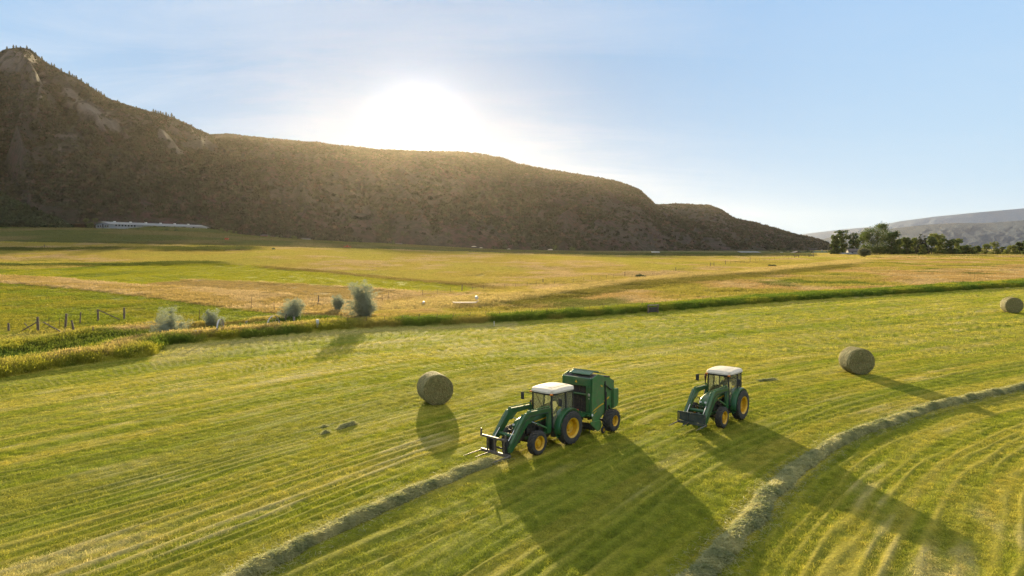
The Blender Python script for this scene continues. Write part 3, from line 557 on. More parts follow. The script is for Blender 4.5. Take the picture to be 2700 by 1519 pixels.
def glass_mat():
    m, t, o = new_mat('cab_glass'); tr = N(t, 'ShaderNodeBsdfTransparent'); tr.inputs[0].default_value = (0.86, 0.90, 0.80, 1); gs = N(t, 'ShaderNodeBsdfGlossy'); gs.inputs['Roughness'].default_value = 0.03
    fr = N(t, 'ShaderNodeFresnel'); fr.inputs[0].default_value = 1.45; df = N(t, 'ShaderNodeBsdfDiffuse'); df.inputs[0].default_value = (0.5, 0.45, 0.32, 1)
    mx = N(t, 'ShaderNodeMixShader'); L(t, fr.outputs[0], mx.inputs[0]); L(t, tr.outputs[0], mx.inputs[1]); L(t, gs.outputs[0], mx.inputs[2])
    m2 = N(t, 'ShaderNodeMixShader'); m2.inputs[0].default_value = 0.20; tl = N(t, 'ShaderNodeBsdfTranslucent'); tl.inputs[0].default_value = (0.75, 0.72, 0.5, 1); m3 = N(t, 'ShaderNodeMixShader'); m3.inputs[0].default_value = 0.65; L(t, df.outputs[0], m3.inputs[1]); L(t, tl.outputs[0], m3.inputs[2]); L(t, mx.outputs[0], m2.inputs[1]); L(t, m3.outputs[0], m2.inputs[2]); L(t, m2.outputs[0], o.inputs[0]); return m
GLASS = glass_mat()
def wheel(parent, loc, Rr, w, rimr, side, lugs=20, dish=0.10, hubr=0.12, offset=0.0):
    """side +1: outer face towards +y"""
    wp = MB(); wp.lathe([(0.0, side*(w*0.5-dish-0.02+offset)), (hubr, side*(w*0.5-dish-0.02+offset)), (hubr, side*(w*0.5-dish-0.07+offset)), (hubr*1.5, side*(w*0.5-dish-0.09+offset))], n=18)
    for k in range(8): a = 2*math.pi*k/8; wp.tube([(hubr*0.72*math.cos(a), side*(w*0.5-dish-0.03+offset), hubr*0.72*math.sin(a)), (hubr*0.72*math.cos(a), side*(w*0.5-dish+0.005+offset), hubr*0.72*math.sin(a))], 0.014, 6)
    W = wp.build('wheel', YELLOW, parent, True, loc=loc)
    rm = MB(); y = side; rm.lathe([(hubr*1.3, y*(w*0.5-dish-0.085+offset)), (rimr*0.62, y*(w*0.5-dish-0.05+offset)), (rimr*0.80, y*(w*0.5-dish-0.10)), (rimr*0.84, y*(w*0.5-0.06)), (rimr*0.95, y*(w*0.5-0.025)), (rimr+0.012, y*(w*0.5-0.005)), (rimr+0.012, y*(w*0.5-0.03))], n=40)
    rm.lathe([(rimr, -y*(w*0.5-0.02)), (rimr*0.85, -y*(w*0.5-0.06)), (rimr*0.82, y*(w*0.5-0.08))], n=32)
    rm.build('rim', YELLOW, W, True)
    ty = MB(); h = w*0.5; T = Rr-0.035
    ty.lathe([(rimr, h*0.90), (rimr+(T-rimr)*0.35, h*1.0), (rimr+(T-rimr)*0.75, h*0.99), (T-0.02, h*0.90), (T, h*0.6), (T+0.006, 0), (T, -h*0.6), (T-0.02, -h*0.90), (rimr+(T-rimr)*0.75, -h*0.99), (rimr+(T-rimr)*0.35, -h*1.0), (rimr, -h*0.90)], n=44, closed=True)
    for k in range(lugs*2):
        sgn = 1 if k % 2 else -1; a = math.pi*k/lugs; st = 6; V = []
        for j in range(st+1):
            f = j/st; aa_ = a+0.30*f*(20/lugs)*0.9; yy = sgn*h*(-0.03+1.0*f); r0 = (T-0.01) if f < 0.8 else T-0.055*(f-0.7)/0.3; r1 = Rr if f < 0.75 else Rr-0.05*(f-0.75)/0.25; wd = 0.030/Rr*(1+0.3*f)
            V += [(r0*math.cos(aa_-wd), yy, r0*math.sin(aa_-wd)), (r1*math.cos(aa_-wd*0.8), yy, r1*math.sin(aa_-wd*0.8)), (r1*math.cos(aa_+wd*0.8), yy, r1*math.sin(aa_+wd*0.8)), (r0*math.cos(aa_+wd), yy, r0*math.sin(aa_+wd))]
        F = []
        for j in range(st): b = j*4; F += [(b+q, b+(q+1) % 4, b+4+(q+1) % 4, b+4+q) for q in range(4)]
        F += [(3, 2, 1, 0), (st*4, st*4+1, st*4+2, st*4+3)]; ty.add(V, F)
    ty.build('tyre', RUBBER, W, True); return W
def skin_fig(name, nodes, edges, mat, parent=None, lvl=2):
    me = bpy.data.meshes.new(name); me.from_pydata([n[0] for n in nodes], edges, []); me.materials.append(mat); o = bpy.data.objects.new(name, me); col.objects.link(o)
    sk = o.modifiers.new('skin', 'SKIN'); sk.use_smooth_shade = True
    for i, n in enumerate(nodes): r = n[1]; me.skin_vertices[0].data[i].radius = (r, r) if not isinstance(r, tuple) else r
    me.skin_vertices[0].data[0].use_root = True; sb = o.modifiers.new('sub', 'SUBSURF'); sb.levels = sb.render_levels = lvl
    if parent: o.parent = parent
    return o
SKIN = simple('skin', (0.42, 0.24, 0.16), 0.55); JEANS = simple('denim', (0.05, 0.07, 0.13), 0.9); HAIR = simple('hair', (0.03, 0.02, 0.012), 0.8)
def driver(loc, rz, shirt, label):
    """seated man, hands on the wheel; x forward; origin on the cab floor"""
    root = thing('person', loc, rz, label, 'person')
    n = [((0.0, 0, 0.56), (0.15, 0.12)), ((0.0, 0, 0.72), (0.14, 0.11)), ((-0.02, 0, 0.92), (0.17, 0.12)), ((-0.03, 0, 1.03), (0.10, 0.08)), ((0.0, 0, 1.11), 0.055), ((0.02, 0, 1.18), 0.085), ((0.03, 0, 1.27), 0.098), ((0.02, 0, 1.35), 0.06)]
    e = [(i, i+1) for i in range(7)]
    for s in (1, -1):
        b = len(n); n += [((-0.02, s*0.19, 1.0), 0.065), ((0.08, s*0.27, 0.78), 0.047), ((0.34, s*0.19, 0.80), 0.036), ((0.42, s*0.16, 0.83), (0.022, 0.04)), ((0.05, s*0.10, 0.54), 0.095), ((0.45, s*0.14, 0.56), 0.066), ((0.50, s*0.14, 0.14), 0.045), ((0.56, s*0.14, 0.06), 0.045), ((0.68, s*0.15, 0.05), 0.035)]
        e += [(2, b), (b, b+1), (b+1, b+2), (b+2, b+3), (0, b+4), (b+4, b+5), (b+5, b+6), (b+6, b+7), (b+7, b+8)]
        for k in range(4):
            c = len(n); oy = s*(0.16-0.028+k*0.018); n += [((0.455, oy, 0.835), 0.010), ((0.485+0.004*(k in (1, 2)), oy, 0.815), 0.009), ((0.470, oy, 0.79), 0.008)]; e += [(b+3, c), (c, c+1), (c+1, c+2)]
        c = len(n); n += [((0.43, s*0.125, 0.81), 0.011), ((0.455, s*0.11, 0.80), 0.009)]; e += [(b+3, c), (c, c+1)]
    body = skin_fig('body', n, e, SKIN, root)
    f = MB(); f.box((0.135, 0, 1.245), (0.03, 0.022, 0.035), taper=(0.5, 0.6))
    f.build('nose', SKIN, body, True, 0.004)
    for s in (1, -1):
        f = MB(); f.box((0.03, s*0.10, 1.245), (0.04, 0.018, 0.055)); f.build('ear', SKIN, body, True, 0.004)
        ey = MB(); ey.lathe([(0, 0.0), (0.011, 0.006), (0.0, 0.012)], (0.122, s*0.034-0.006, 1.272), 8); ey.build('eye', HAIR, body, True)
    ey = MB(); ey.box((0.122, 0, 1.205), (0.012, 0.045, 0.008)); ey.build('mouth', HAIR, body, True)
    skin_fig('shirt', [((0.0, 0, 0.60), (0.16, 0.13)), ((0.0, 0, 0.74), (0.155, 0.125)), ((-0.02, 0, 0.93), (0.185, 0.135)), ((-0.03, 0, 1.03), (0.115, 0.09)), ((-0.02, 0.19, 1.0), 0.078), ((0.07, 0.265, 0.80), 0.062), ((-0.02, -0.19, 1.0), 0.078), ((0.07, -0.265, 0.80), 0.062), ((0.22, 0.225, 0.79), 0.052), ((0.22, -0.225, 0.79), 0.052)],
             [(0, 1), (1, 2), (2, 3), (2, 4), (4, 5), (2, 6), (6, 7), (5, 8), (7, 9)], shirt, body)
    skin_fig('trousers', [((0, 0, 0.56), (0.16, 0.13)), ((0.05, 0.10, 0.54), 0.105), ((0.45, 0.14, 0.565), 0.078), ((0.50, 0.14, 0.18), 0.060), ((0.05, -0.10, 0.54), 0.105), ((0.45, -0.14, 0.565), 0.078), ((0.50, -0.14, 0.18), 0.060)], [(0, 1), (1, 2), (2, 3), (0, 4), (4, 5), (5, 6)], JEANS, body)
    h = MB(); h.lathe([(0.108, -0.02), (0.112, 0.03), (0.09, 0.085), (0.04, 0.115), (0.0, 0.12)], n=20)
    hm = h.build('cap', shirt, body, True); hm.rotation_euler = (R(90), 0, 0); hm.location = (0.025, 0, 1.285)
    pk = MB(); pk.box((0.15, 0, 1.30), (0.10, 0.15, 0.012), taper=(0.9, 0.8)); pk.build('cap_peak', shirt, body, False, 0.004)
    return root
# ------------------------------------------------------------------ tractor (x forward, origin on the ground under the rear axle)
def make_tractor(loc, rz, kind, label):
    T = thing('tractor', loc, rz, label, 'tractor')
    # chassis
    c = MB(); c.box((0.85, 0, 0.78), (2.6, 0.42, 0.42)); c.box((1.75, 0, 0.98), (1.3, 0.46, 0.30)); c.box((0.0, 0, 0.80), (0.5, 0.9, 0.42)); c.tube([(0, -0.62, 0.80), (0, 0.62, 0.80)], 0.13, 14)
    c.box((2.32, 0, 0.55), (0.20, 1.2, 0.14)); c.box((2.32, 0, 0.62), (0.42, 0.24, 0.22)); c.box((2.55, 0, 0.72), (0.5, 0.38, 0.25)); c.box((0.55, 0.52, 0.62), (0.75, 0.22, 0.30)); c.box((0.55, -0.52, 0.62), (0.75, 0.22, 0.30))
    for s in (1, -1): c.tube([(2.0, s*0.2, 0.72), (2.25, s*0.5, 0.56)], 0.025, 8)
    c.tube([(-0.25, 0, 0.55), (-0.75, 0, 0.50)], 0.05, 8); 
    for s in (1, -1): c.beam((-0.2, s*0.38, 0.55), (-0.85, s*0.42, 0.52), 0.05, 0.09); c.beam((-0.1, s*0.3, 1.15), (-0.55, s*0.40, 1.12), 0.05, 0.06); c.tube([(-0.5, s*0.4, 1.1), (-0.6, s*0.42, 0.55)], 0.02, 8)
    c.build('chassis', DARKM, T, False, 0.012)
    # engine detail under the hood
    e = MB(); e.box((1.65, 0, 1.12), (1.15, 0.50, 0.34)); 
    for i in range(4): e.tube([(1.25+i*0.24, 0.27, 1.05), (1.25+i*0.24, 0.27, 1.24)], 0.05, 8); e.tube([(1.25+i*0.24, -0.27, 1.05), (1.25+i*0.24, -0.27, 1.24)], 0.04, 8)
    e.tube([(1.15, 0.3, 0.9), (1.6, 0.33, 0.86), (2.2, 0.3, 0.9)], 0.022, 8); e.box((1.55, 0.33, 0.95), (0.3, 0.12, 0.2)); e.build('engine', DARKM, T, False, 0.01)
    # hood: rounded section lofted forward, nose slopes down
    st = [(0.98, 1.28, 1.70, 0.33), (1.5, 1.27, 1.68, 0.325), (2.1, 1.24, 1.61, 0.31), (2.55, 1.16, 1.52, 0.29), (2.80, 1.05, 1.40, 0.26), (2.90, 1.0, 1.26, 0.22)]
    V = []; F = []; K = 13
    for x, z0, z1, w in st:
        for k in range(K):
            q = k/(K-1)*2-1; ang = q*math.pi/2; yy = w*math.copysign(abs(math.sin(ang))**0.45, q) if q else 0; zz = z0+(z1-z0)*(abs(math.cos(ang))**0.42 if abs(q) < 1 else 0); V.append((x, yy, zz))
    for i in range(len(st)-1): F += [(i*K+k, i*K+k+1, (i+1)*K+k+1, (i+1)*K+k) for k in range(K-1)]
    F.append(tuple((len(st)-1)*K+k for k in range(K))); F.append(tuple(K-1-k for k in range(K)))
    h = MB(); h.add(V, F); H = h.build('hood', GREEN, T, True)
    gpan = MB(); gpan.prism([(2.50, 0.84), (2.86, 0.84), (2.895, 0.99), (2.5, 1.12)], -0.22, 0.22); gpan.build('grille', BLACK, T, False, 0.02)
    for s in (1, -1):
        sg = MB(); sg.box((2.32, s*0.300, 1.30), (0.62, 0.03, 0.24))
        for i in range(7): sg.box((2.05+i*0.09, s*0.318, 1.33-i*0.012), (0.05, 0.02, 0.22))
        sg.build('side_grille', BLACK, H, False)
        sp_ = MB(); sp_.prism([(1.05, 1.36), (1.95, 1.33), (1.95, 1.36), (1.05, 1.43)], s*0.327-0.004, s*0.327+0.004); sp_.build('stripe', YELLOW, H)
    for s in (1, -1):
        hl = MB(); hl.box((2.865, s*0.14, 1.30), (0.06, 0.13, 0.09)); hl.build('headlight', LAMPM, T, False, 0.015)
    # cab
    P = [(-0.42, 1.30), (-0.50, 2.42), (1.10, 2.40), (1.02, 0.95)]
    cf = MB()
    for s in (1, -1):
        y0, y1 = s*0.66, s*0.60
        cf.beam((1.00, s*0.60, 0.92), (1.05, s*0.56, 2.44), 0.065, 0.075, (1, 0, 0)); cf.beam((0.12, s*0.69, 1.30), (0.10, s*0.64, 2.44), 0.07, 0.09, (1, 0, 0)); cf.beam((-0.52, s*0.62, 1.42), (-0.50, s*0.60, 2.44), 0.06, 0.07, (1, 0, 0))
        cf.beam((-0.52, s*0.61, 2.45), (1.06, s*0.57, 2.45), 0.07, 0.08); cf.beam((-0.50, s*0.64, 1.40), (0.12, s*0.69, 1.40), 0.05, 0.07)
        cf.beam((0.12, s*0.68, 0.93), (1.0, s*0.61, 0.90), 0.06, 0.08); cf.beam((0.12, s*0.68, 0.93), (0.12, s*0.69, 1.35), 0.06, 0.08, (1, 0, 0))
    cf.beam((1.05, -0.57, 2.45), (1.05, 0.57, 2.45), 0.08, 0.08); cf.beam((-0.51, -0.6, 2.45), (-0.51, 0.6, 2.45), 0.07, 0.08); cf.beam((-0.52, -0.62, 1.42), (-0.52, 0.62, 1.42), 0.07, 0.08); cf.beam((1.01, -0.6, 1.45), (1.01, -0.32, 1.45), 0.05, 0.05); cf.beam((1.01, 0.6, 1.45), (1.01, 0.32, 1.45), 0.05, 0.05)
    cf.box((0.45, 0, 0.93), (1.1, 1.2, 0.06)); cf.box((-0.22, 0, 1.16), (0.58, 1.1, 0.45)); cf.build('cab_frame', BLACK, T, False, 0.012)
    ds = MB(); ds.prism([(0.72, 0.95), (0.98, 0.95), (0.98, 1.62), (0.80, 1.66), (0.74, 1.50)], -0.30, 0.30); ds.box((0.85, 0, 1.70), (0.14, 0.34, 0.12)); ds.box((0.1, -0.45, 1.45), (0.7, 0.20, 0.24)); ds.tube([(0.2, -0.42, 1.55), (0.24, -0.42, 1.78)], 0.018, 6); ds.tube([(0.35, -0.42, 1.55), (0.36, -0.40, 1.72)], 0.015, 6)
    ds.build('dashboard', BLACK, T, False, 0.02)
    se = MB(); se.box((0.02, 0, 1.42), (0.46, 0.46, 0.12)); se.box((-0.22, 0, 1.74), (0.12, 0.44, 0.60), Matrix.Rotation(R(-8), 3, 'Y')); se.box((-0.26, 0, 2.10), (0.08, 0.24, 0.14)); se.build('seat', SEATM, T, True, 0.04)
    sw = MB(); q = [(0.60+0.19*math.cos(a)*0.5, 0.19*math.sin(a), 1.74-0.19*math.cos(a)*0.8+0.02) for a in np.linspace(0, 2*math.pi, 22)]; sw.tube(q, 0.014, 8, False); sw.tube([(0.61, 0, 1.75), (0.80, 0, 1.55)], 0.022, 8); sw.tube([(0.60, -0.19, 1.76), (0.60, 0.19, 1.76)], 0.012, 6); sw.build('steering_wheel', BLACK, T, True)
    def pane(nm, pts, th=0.006):
        m_ = MB(); a_, b_, c_ = (Vector(p) for p in pts[:3]); nn = (b_-a_).cross(c_-a_).normalized()*th/2; n_ = len(pts)
        m_.add([tuple(Vector(p)+nn) for p in pts]+[tuple(Vector(p)-nn) for p in pts], [tuple(range(n_)), tuple(range(2*n_-1, n_-1, -1))]+[(i, n_+i, n_+(i+1) % n_, (i+1) % n_) for i in range(n_)]); m_.build(nm, GLASS, T)
    pane('windscreen', [(1.03, -0.57, 1.48), (1.03, 0.57, 1.48), (1.055, 0.54, 2.40), (1.055, -0.54, 2.40)])
    for s in (1, -1):
        pane('door_glass', [(0.16, s*0.69, 0.98), (0.96, s*0.60, 0.98), (1.02, s*0.565, 2.40), (0.14, s*0.645, 2.40)]); pane('side_glass', [(-0.48, s*0.625, 1.45), (0.08, s*0.68, 1.45), (0.06, s*0.64, 2.40), (-0.46, s*0.605, 2.40)])
    pane('rear_glass', [(-0.52, 0.58, 1.47), (-0.52, -0.58, 1.47), (-0.50, -0.56, 2.40), (-0.50, 0.56, 2.40)])
    # roof with rounded corners, slight crown and moulded ribs
    rf = MB(); V = []; F = []; nx, ny = 18, 14; x0, x1, w = -0.70, 1.24, 0.78
    def rp(i, j, top):
        fx = i/nx*2-1; fy = j/ny*2-1; ex = (x1-x0)/2; k = 1-0.10*(abs(fx)**4)*(abs(fy)**4)*2; x = (x0+x1)/2+fx*ex*k; y_ = fy*w*k*(1-0.05*max(0, fx))
        e_ = max(abs(fx), abs(fy)); 
        z = (2.72-0.030*(fx*fx+fy*fy)-0.10*max(0, (e_-0.80)/0.20)**2) if top else 2.50+0.02*e_
        if top and 0.12 < abs(fy) < 0.20 and -0.6 < fx < 0.6: z += 0.012
        if top and abs(fx) < 0.75 and abs(abs(fy)-0.62) < 0.05: z -= 0.015
        return (x, y_, z)
    for top in (1, 0):
        for i in range(nx+1):
            for j in range(ny+1): V.append(rp(i, j, top))
    n1 = (nx+1)*(ny+1)
    for i in range(nx):
        for j in range(ny): a_ = i*(ny+1)+j; F.append((a_, a_+ny+1, a_+ny+2, a_+1)); F.append((n1+a_, n1+a_+1, n1+a_+ny+2, n1+a_+ny+1))
    for i in range(nx): a_ = i*(ny+1); F.append((a_, n1+a_, n1+a_+ny+1, a_+ny+1)); a_ += ny; F.append((a_, a_+ny+1, n1+a_+ny+1, n1+a_))
    for j in range(ny): F.append((j, j+1, n1+j+1, n1+j)); a_ = nx*(ny+1)+j; F.append((a_, n1+a_, n1+a_+1, a_+1))
    rf.add(V, F); ro = rf.build('cab_roof', WHITE, T, True)
    rs = MB()
    if kind == 0:
        for (xa, ya, xb, yb) in ((-0.45, -0.35, -0.45, 0.35), (0.75, -0.4, 0.75, 0.4), (-0.45, -0.35, 0.75, -0.4), (-0.45, 0.35, 0.75, 0.4), (-0.2, -0.12, 0.5, -0.12), (-0.2, 0.12, 0.5, 0.12)): rs.beam((xa, ya, 2.722), (xb, yb, 2.722), 0.018, 0.006)
        rs.build('roof_seam', DARKM, ro)
    for s in (1, -1):
        al = MB(); al.box((1.12, s*0.62, 2.48), (0.10, 0.13, 0.06)); al.build('marker_light', ORANGEP, T, False, 0.012)
        wl = MB(); wl.box((1.13, s*0.36, 2.47), (0.09, 0.14, 0.07)); wl.build('work_light', BLACK, T, False, 0.012)
        mr = MB(); mr.tube([(1.06, s*0.60, 2.36), (1.14, s*0.95, 2.40), (1.14, s*1.13, 2.38)], 0.013, 8); A1 = mr.build('mirror', BLACK, T, True)
        mg = MB(); mg.box((1.13, s*1.14, 2.20), (0.05, 0.19, 0.34)); mg.build('mirror_head', BLACK, A1, False, 0.02)
    wp = MB(); wp.tube([(1.075, -0.35, 2.40), (1.07, 0.15, 1.62)], 0.009, 6); wp.build('wiper', BLACK, T)
    # fenders
    for s in (1, -1):
        fm = MB(); V = []; F = []; n = 20; y0, y1 = s*0.58, s*0.90
        for i in range(n+1):
            a = R(-12)+R(150)*i/n; r = 0.90
            for rr, yy in ((r-0.13, y1), (r-0.02, y1), (r+0.0, y1-s*0.04), (r+0.0, y0), (r-0.02, y0)): V.append((rr*math.cos(a), yy, 0.80+rr*math.sin(a)))
        for i in range(n): F += [(i*5+k, i*5+k+1, (i+1)*5+k+1, (i+1)*5+k) for k in range(4)]
        fm.add(V, F); fo = fm.build('fender', GREEN, T, True); sm = fo.modifiers.new('thick', 'SOLIDIFY'); sm.thickness = 0.02
        tl = MB(); tl.box((-0.60, s*0.80, 1.50), (0.06, 0.14, 0.10)); tl.build('tail_light', REDP, T, False, 0.01)
        stp = MB(); stp.box((0.70, s*0.75, 0.52), (0.36, 0.22, 0.03)); stp.box((0.70, s*0.72, 0.80), (0.36, 0.20, 0.03)); stp.beam((0.90, s*0.80, 0.45), (0.90, s*0.66, 0.95), 0.02, 0.06, (1, 0, 0)); stp.beam((0.50, s*0.80, 0.45), (0.50, s*0.66, 0.95), 0.02, 0.06, (1, 0, 0)); stp.build('step', GREEN, T, False, 0.006)
    ex = MB(); 
    if kind == 1: ex.tube([(1.05, -0.66, 0.95), (1.08, -0.70, 1.5), (1.10, -0.70, 2.30), (1.06, -0.70, 2.40), (0.98, -0.70, 2.43)], [0.05, 0.065, 0.065, 0.06, 0.055], 14); ex.build('exhaust', RUST, T, True)
    else: ex.tube([(1.08, -0.62, 1.0), (1.10, -0.66, 1.9), (1.07, -0.66, 2.05)], [0.045, 0.05, 0.05], 12); ex.build('exhaust', RUST, T, True)
    # wheels
    for s in (1, -1):
        wheel(T, (0, s*0.80, 0.80), 0.80, 0.44, 0.46, s, 20, 0.17, 0.15); wheel(T, (2.32, s*0.78, 0.55), 0.55, 0.33, 0.32, s, 18, 0.06, 0.13, 0.03)
    # loader
    lm = MB()
    for s in (1, -1):
        lm.prism([(1.12, 0.75), (1.42, 0.75), (1.38, 1.35), (1.30, 1.86), (1.14, 1.86), (1.10, 1.35)], s*0.50, s*0.62) if s > 0 else lm.prism([(1.12, 0.75), (1.42, 0.75), (1.38, 1.35), (1.30, 1.86), (1.14, 1.86), (1.10, 1.35)], -0.62, -0.50)
        lm.beam((1.25, s*0.56, 0.78), (2.6, s*0.30, 0.70), 0.06, 0.12); lm.beam((1.25, s*0.2, 0.80), (1.25, s*0.56, 0.80), 0.20, 0.20)
    lm.build('loader_mast', GREEN, T, False, 0.012)
    knee = (2.72, 1.78); low = (3.92, 0.52)
    for s in (1, -1):
        y = s*0.56; am = MB()
        am.prism([(1.18, 1.72), (2.60, 1.68), (2.80, 1.56), (2.94, 1.64), (2.80, 1.92), (2.60, 1.95), (1.18, 1.89)], y-0.065, y+0.065); am.prism([(2.60, 1.90), (2.62, 1.54), (2.82, 1.36), (3.78, 0.40), (3.99, 0.42), (4.00, 0.62), (3.12, 1.66), (2.86, 1.92)], y-0.068, y+0.068)
        am.prism([(2.1, 1.74), (2.68, 1.74), (2.72, 1.45), (2.55, 1.40)], y-0.03, y+0.03); ao = am.build('loader_arm', GREEN, T, False, 0.014)
        tb = MB(); tb.tube([(1.26, y, 1.98), (2.62, y, 2.0)], 0.022, 8); tb.beam((1.24, y, 1.84), (1.26, y, 1.98), 0.04, 0.06, (1, 0, 0)); tb.prism([(2.58, 2.02), (2.72, 2.02), (2.95, 1.72), (2.86, 1.66), (2.60, 1.86)], y-0.02, y+0.02); tb.build('levelling_link', GREEND, ao, False, 0.005)
        cy_ = MB(); cy_.tube([(1.32, y, 0.95), (2.05, y, 1.30)], 0.045, 12); o_ = cy_.build('lift_cylinder', GREEND, T, True); rd_o = MB(); rd_o.tube([(2.05, y, 1.30), (2.55, y, 1.52)], 0.022, 10); rd_o.build('rod', CHROME, o_, True)
        yb = y-s*0.13; c2_ = MB(); c2_.tube([(2.90, yb, 1.86), (3.45, yb, 1.26)], 0.042, 12); o_ = c2_.build('tilt_cylinder', GREEN, T, True); r2 = MB(); r2.tube([(3.45, yb, 1.26), (3.84, yb, 0.86)], 0.02, 10); r2.build('rod', CHROME, o_, True)
        hs = MB(); hs.tube([(1.3, y+s*0.07, 1.7), (1.8, y+s*0.08, 1.74), (2.6, y+s*0.08, 1.76), (2.95, y+s*0.08, 1.62), (3.3, y+s*0.075, 1.2), (3.7, y+s*0.07, 0.75)], 0.014, 6); hs.build('hose', BLACK, T, True)
    tt_ = MB(); tt_.tube([(3.42, -0.56, 0.98), (3.42, 0.56, 0.98)], 0.085, 16); tt_.build('cross_tube', GREEN, T, True)
    gd = MB()
    for z in (0.72, 0.92, 1.12): gd.tube([(3.02, -0.30, z), (3.10, -0.26, z), (3.10, 0.26, z), (3.02, 0.30, z)], 0.022, 8)
    for y in (-0.26, 0, 0.26): gd.tube([(3.10, y, 0.62), (3.10, y, 1.22)], 0.02, 8)
    gd.box((2.95, 0, 0.66), (0.22, 0.5, 0.22)); gd.build('brush_guard', DARKM, T, True)
    # carrier and spear frame
    cr = MB(); 
    for s in (1, -1): cr.prism([(3.80, 0.28), (4.05, 0.25), (4.10, 0.95), (3.96, 1.0), (3.84, 0.7)], s*0.50-0.03, s*0.50+0.03); cr.prism([(3.80, 0.28), (4.05, 0.25), (4.10, 0.95), (3.96, 1.0), (3.84, 0.7)], s*0.30-0.02, s*0.30+0.02)
    cr.tube([(3.95, -0.5, 0.52), (3.95, 0.5, 0.52)], 0.04, 10); cr.build('quick_carrier', GREEND if kind else BLACK, T, False, 0.01)
    fr_ = MB()
    if kind == 0:
        fr_.beam((4.17, -0.92, 0.98), (4.17, 0.62, 0.98), 0.08, 0.09); fr_.beam((4.17, -0.88, 0.34), (4.17, 0.86, 0.34), 0.10, 0.13); fr_.beam((4.17, -0.05, 0.34), (4.17, -0.05, 0.98), 0.09, 0.08, (1, 0, 0)); fr_.beam((4.17, -0.88, 0.98), (4.17, -0.88, 1.28), 0.07, 0.06, (1, 0, 0)); fr_.beam((4.17, 0.58, 0.98), (4.17, 0.58, 1.22), 0.07, 0.06, (1, 0, 0)); fr_.beam((4.12, 0.45, 0.34), (4.12, 0.45, 0.98), 0.05, 0.06, (1, 0, 0)); fr_.beam((4.12, -0.55, 0.34), (4.12, -0.55, 0.98), 0.05, 0.06, (1, 0, 0))
    else:
        fr_.beam((4.16, -0.74, 0.98), (4.16, 0.74, 0.98), 0.05, 0.05); fr_.box((4.14, 0, 0.76), (0.025, 1.36, 0.40)); fr_.beam((4.19, -0.74, 0.48), (4.19, 0.80, 0.48), 0.09, 0.12); fr_.beam((4.18, -0.72, 0.48), (4.18, -0.72, 1.0), 0.05, 0.06, (1, 0, 0)); fr_.beam((4.18, 0.72, 0.48), (4.18, 0.72, 1.0), 0.05, 0.06, (1, 0, 0)); fr_.beam((4.17, -0.2, 0.5), (4.17, -0.2, 0.98), 0.04, 0.06, (1, 0, 0))
    fr_.build('spear_frame', STEEL if kind == 0 else PLATE, T, False, 0.006)
    zz = 0.34 if kind == 0 else 0.48
    for y, ln in (((-0.80, 1.15), (-0.28, 0.95), (0.80, 1.1)) if kind == 0 else ((-0.68, 1.1), (-0.15, 0.75), (0.76, 1.1))):
        spm = MB(); spm.tube([(4.2, y, zz), (4.34, y, zz), (4.2+ln*0.7, y, zz-0.01), (4.2+ln, y, zz-0.02)], [0.042, 0.030, 0.022, 0.004], 10); spm.build('spear', STEEL, T, True)
    return T
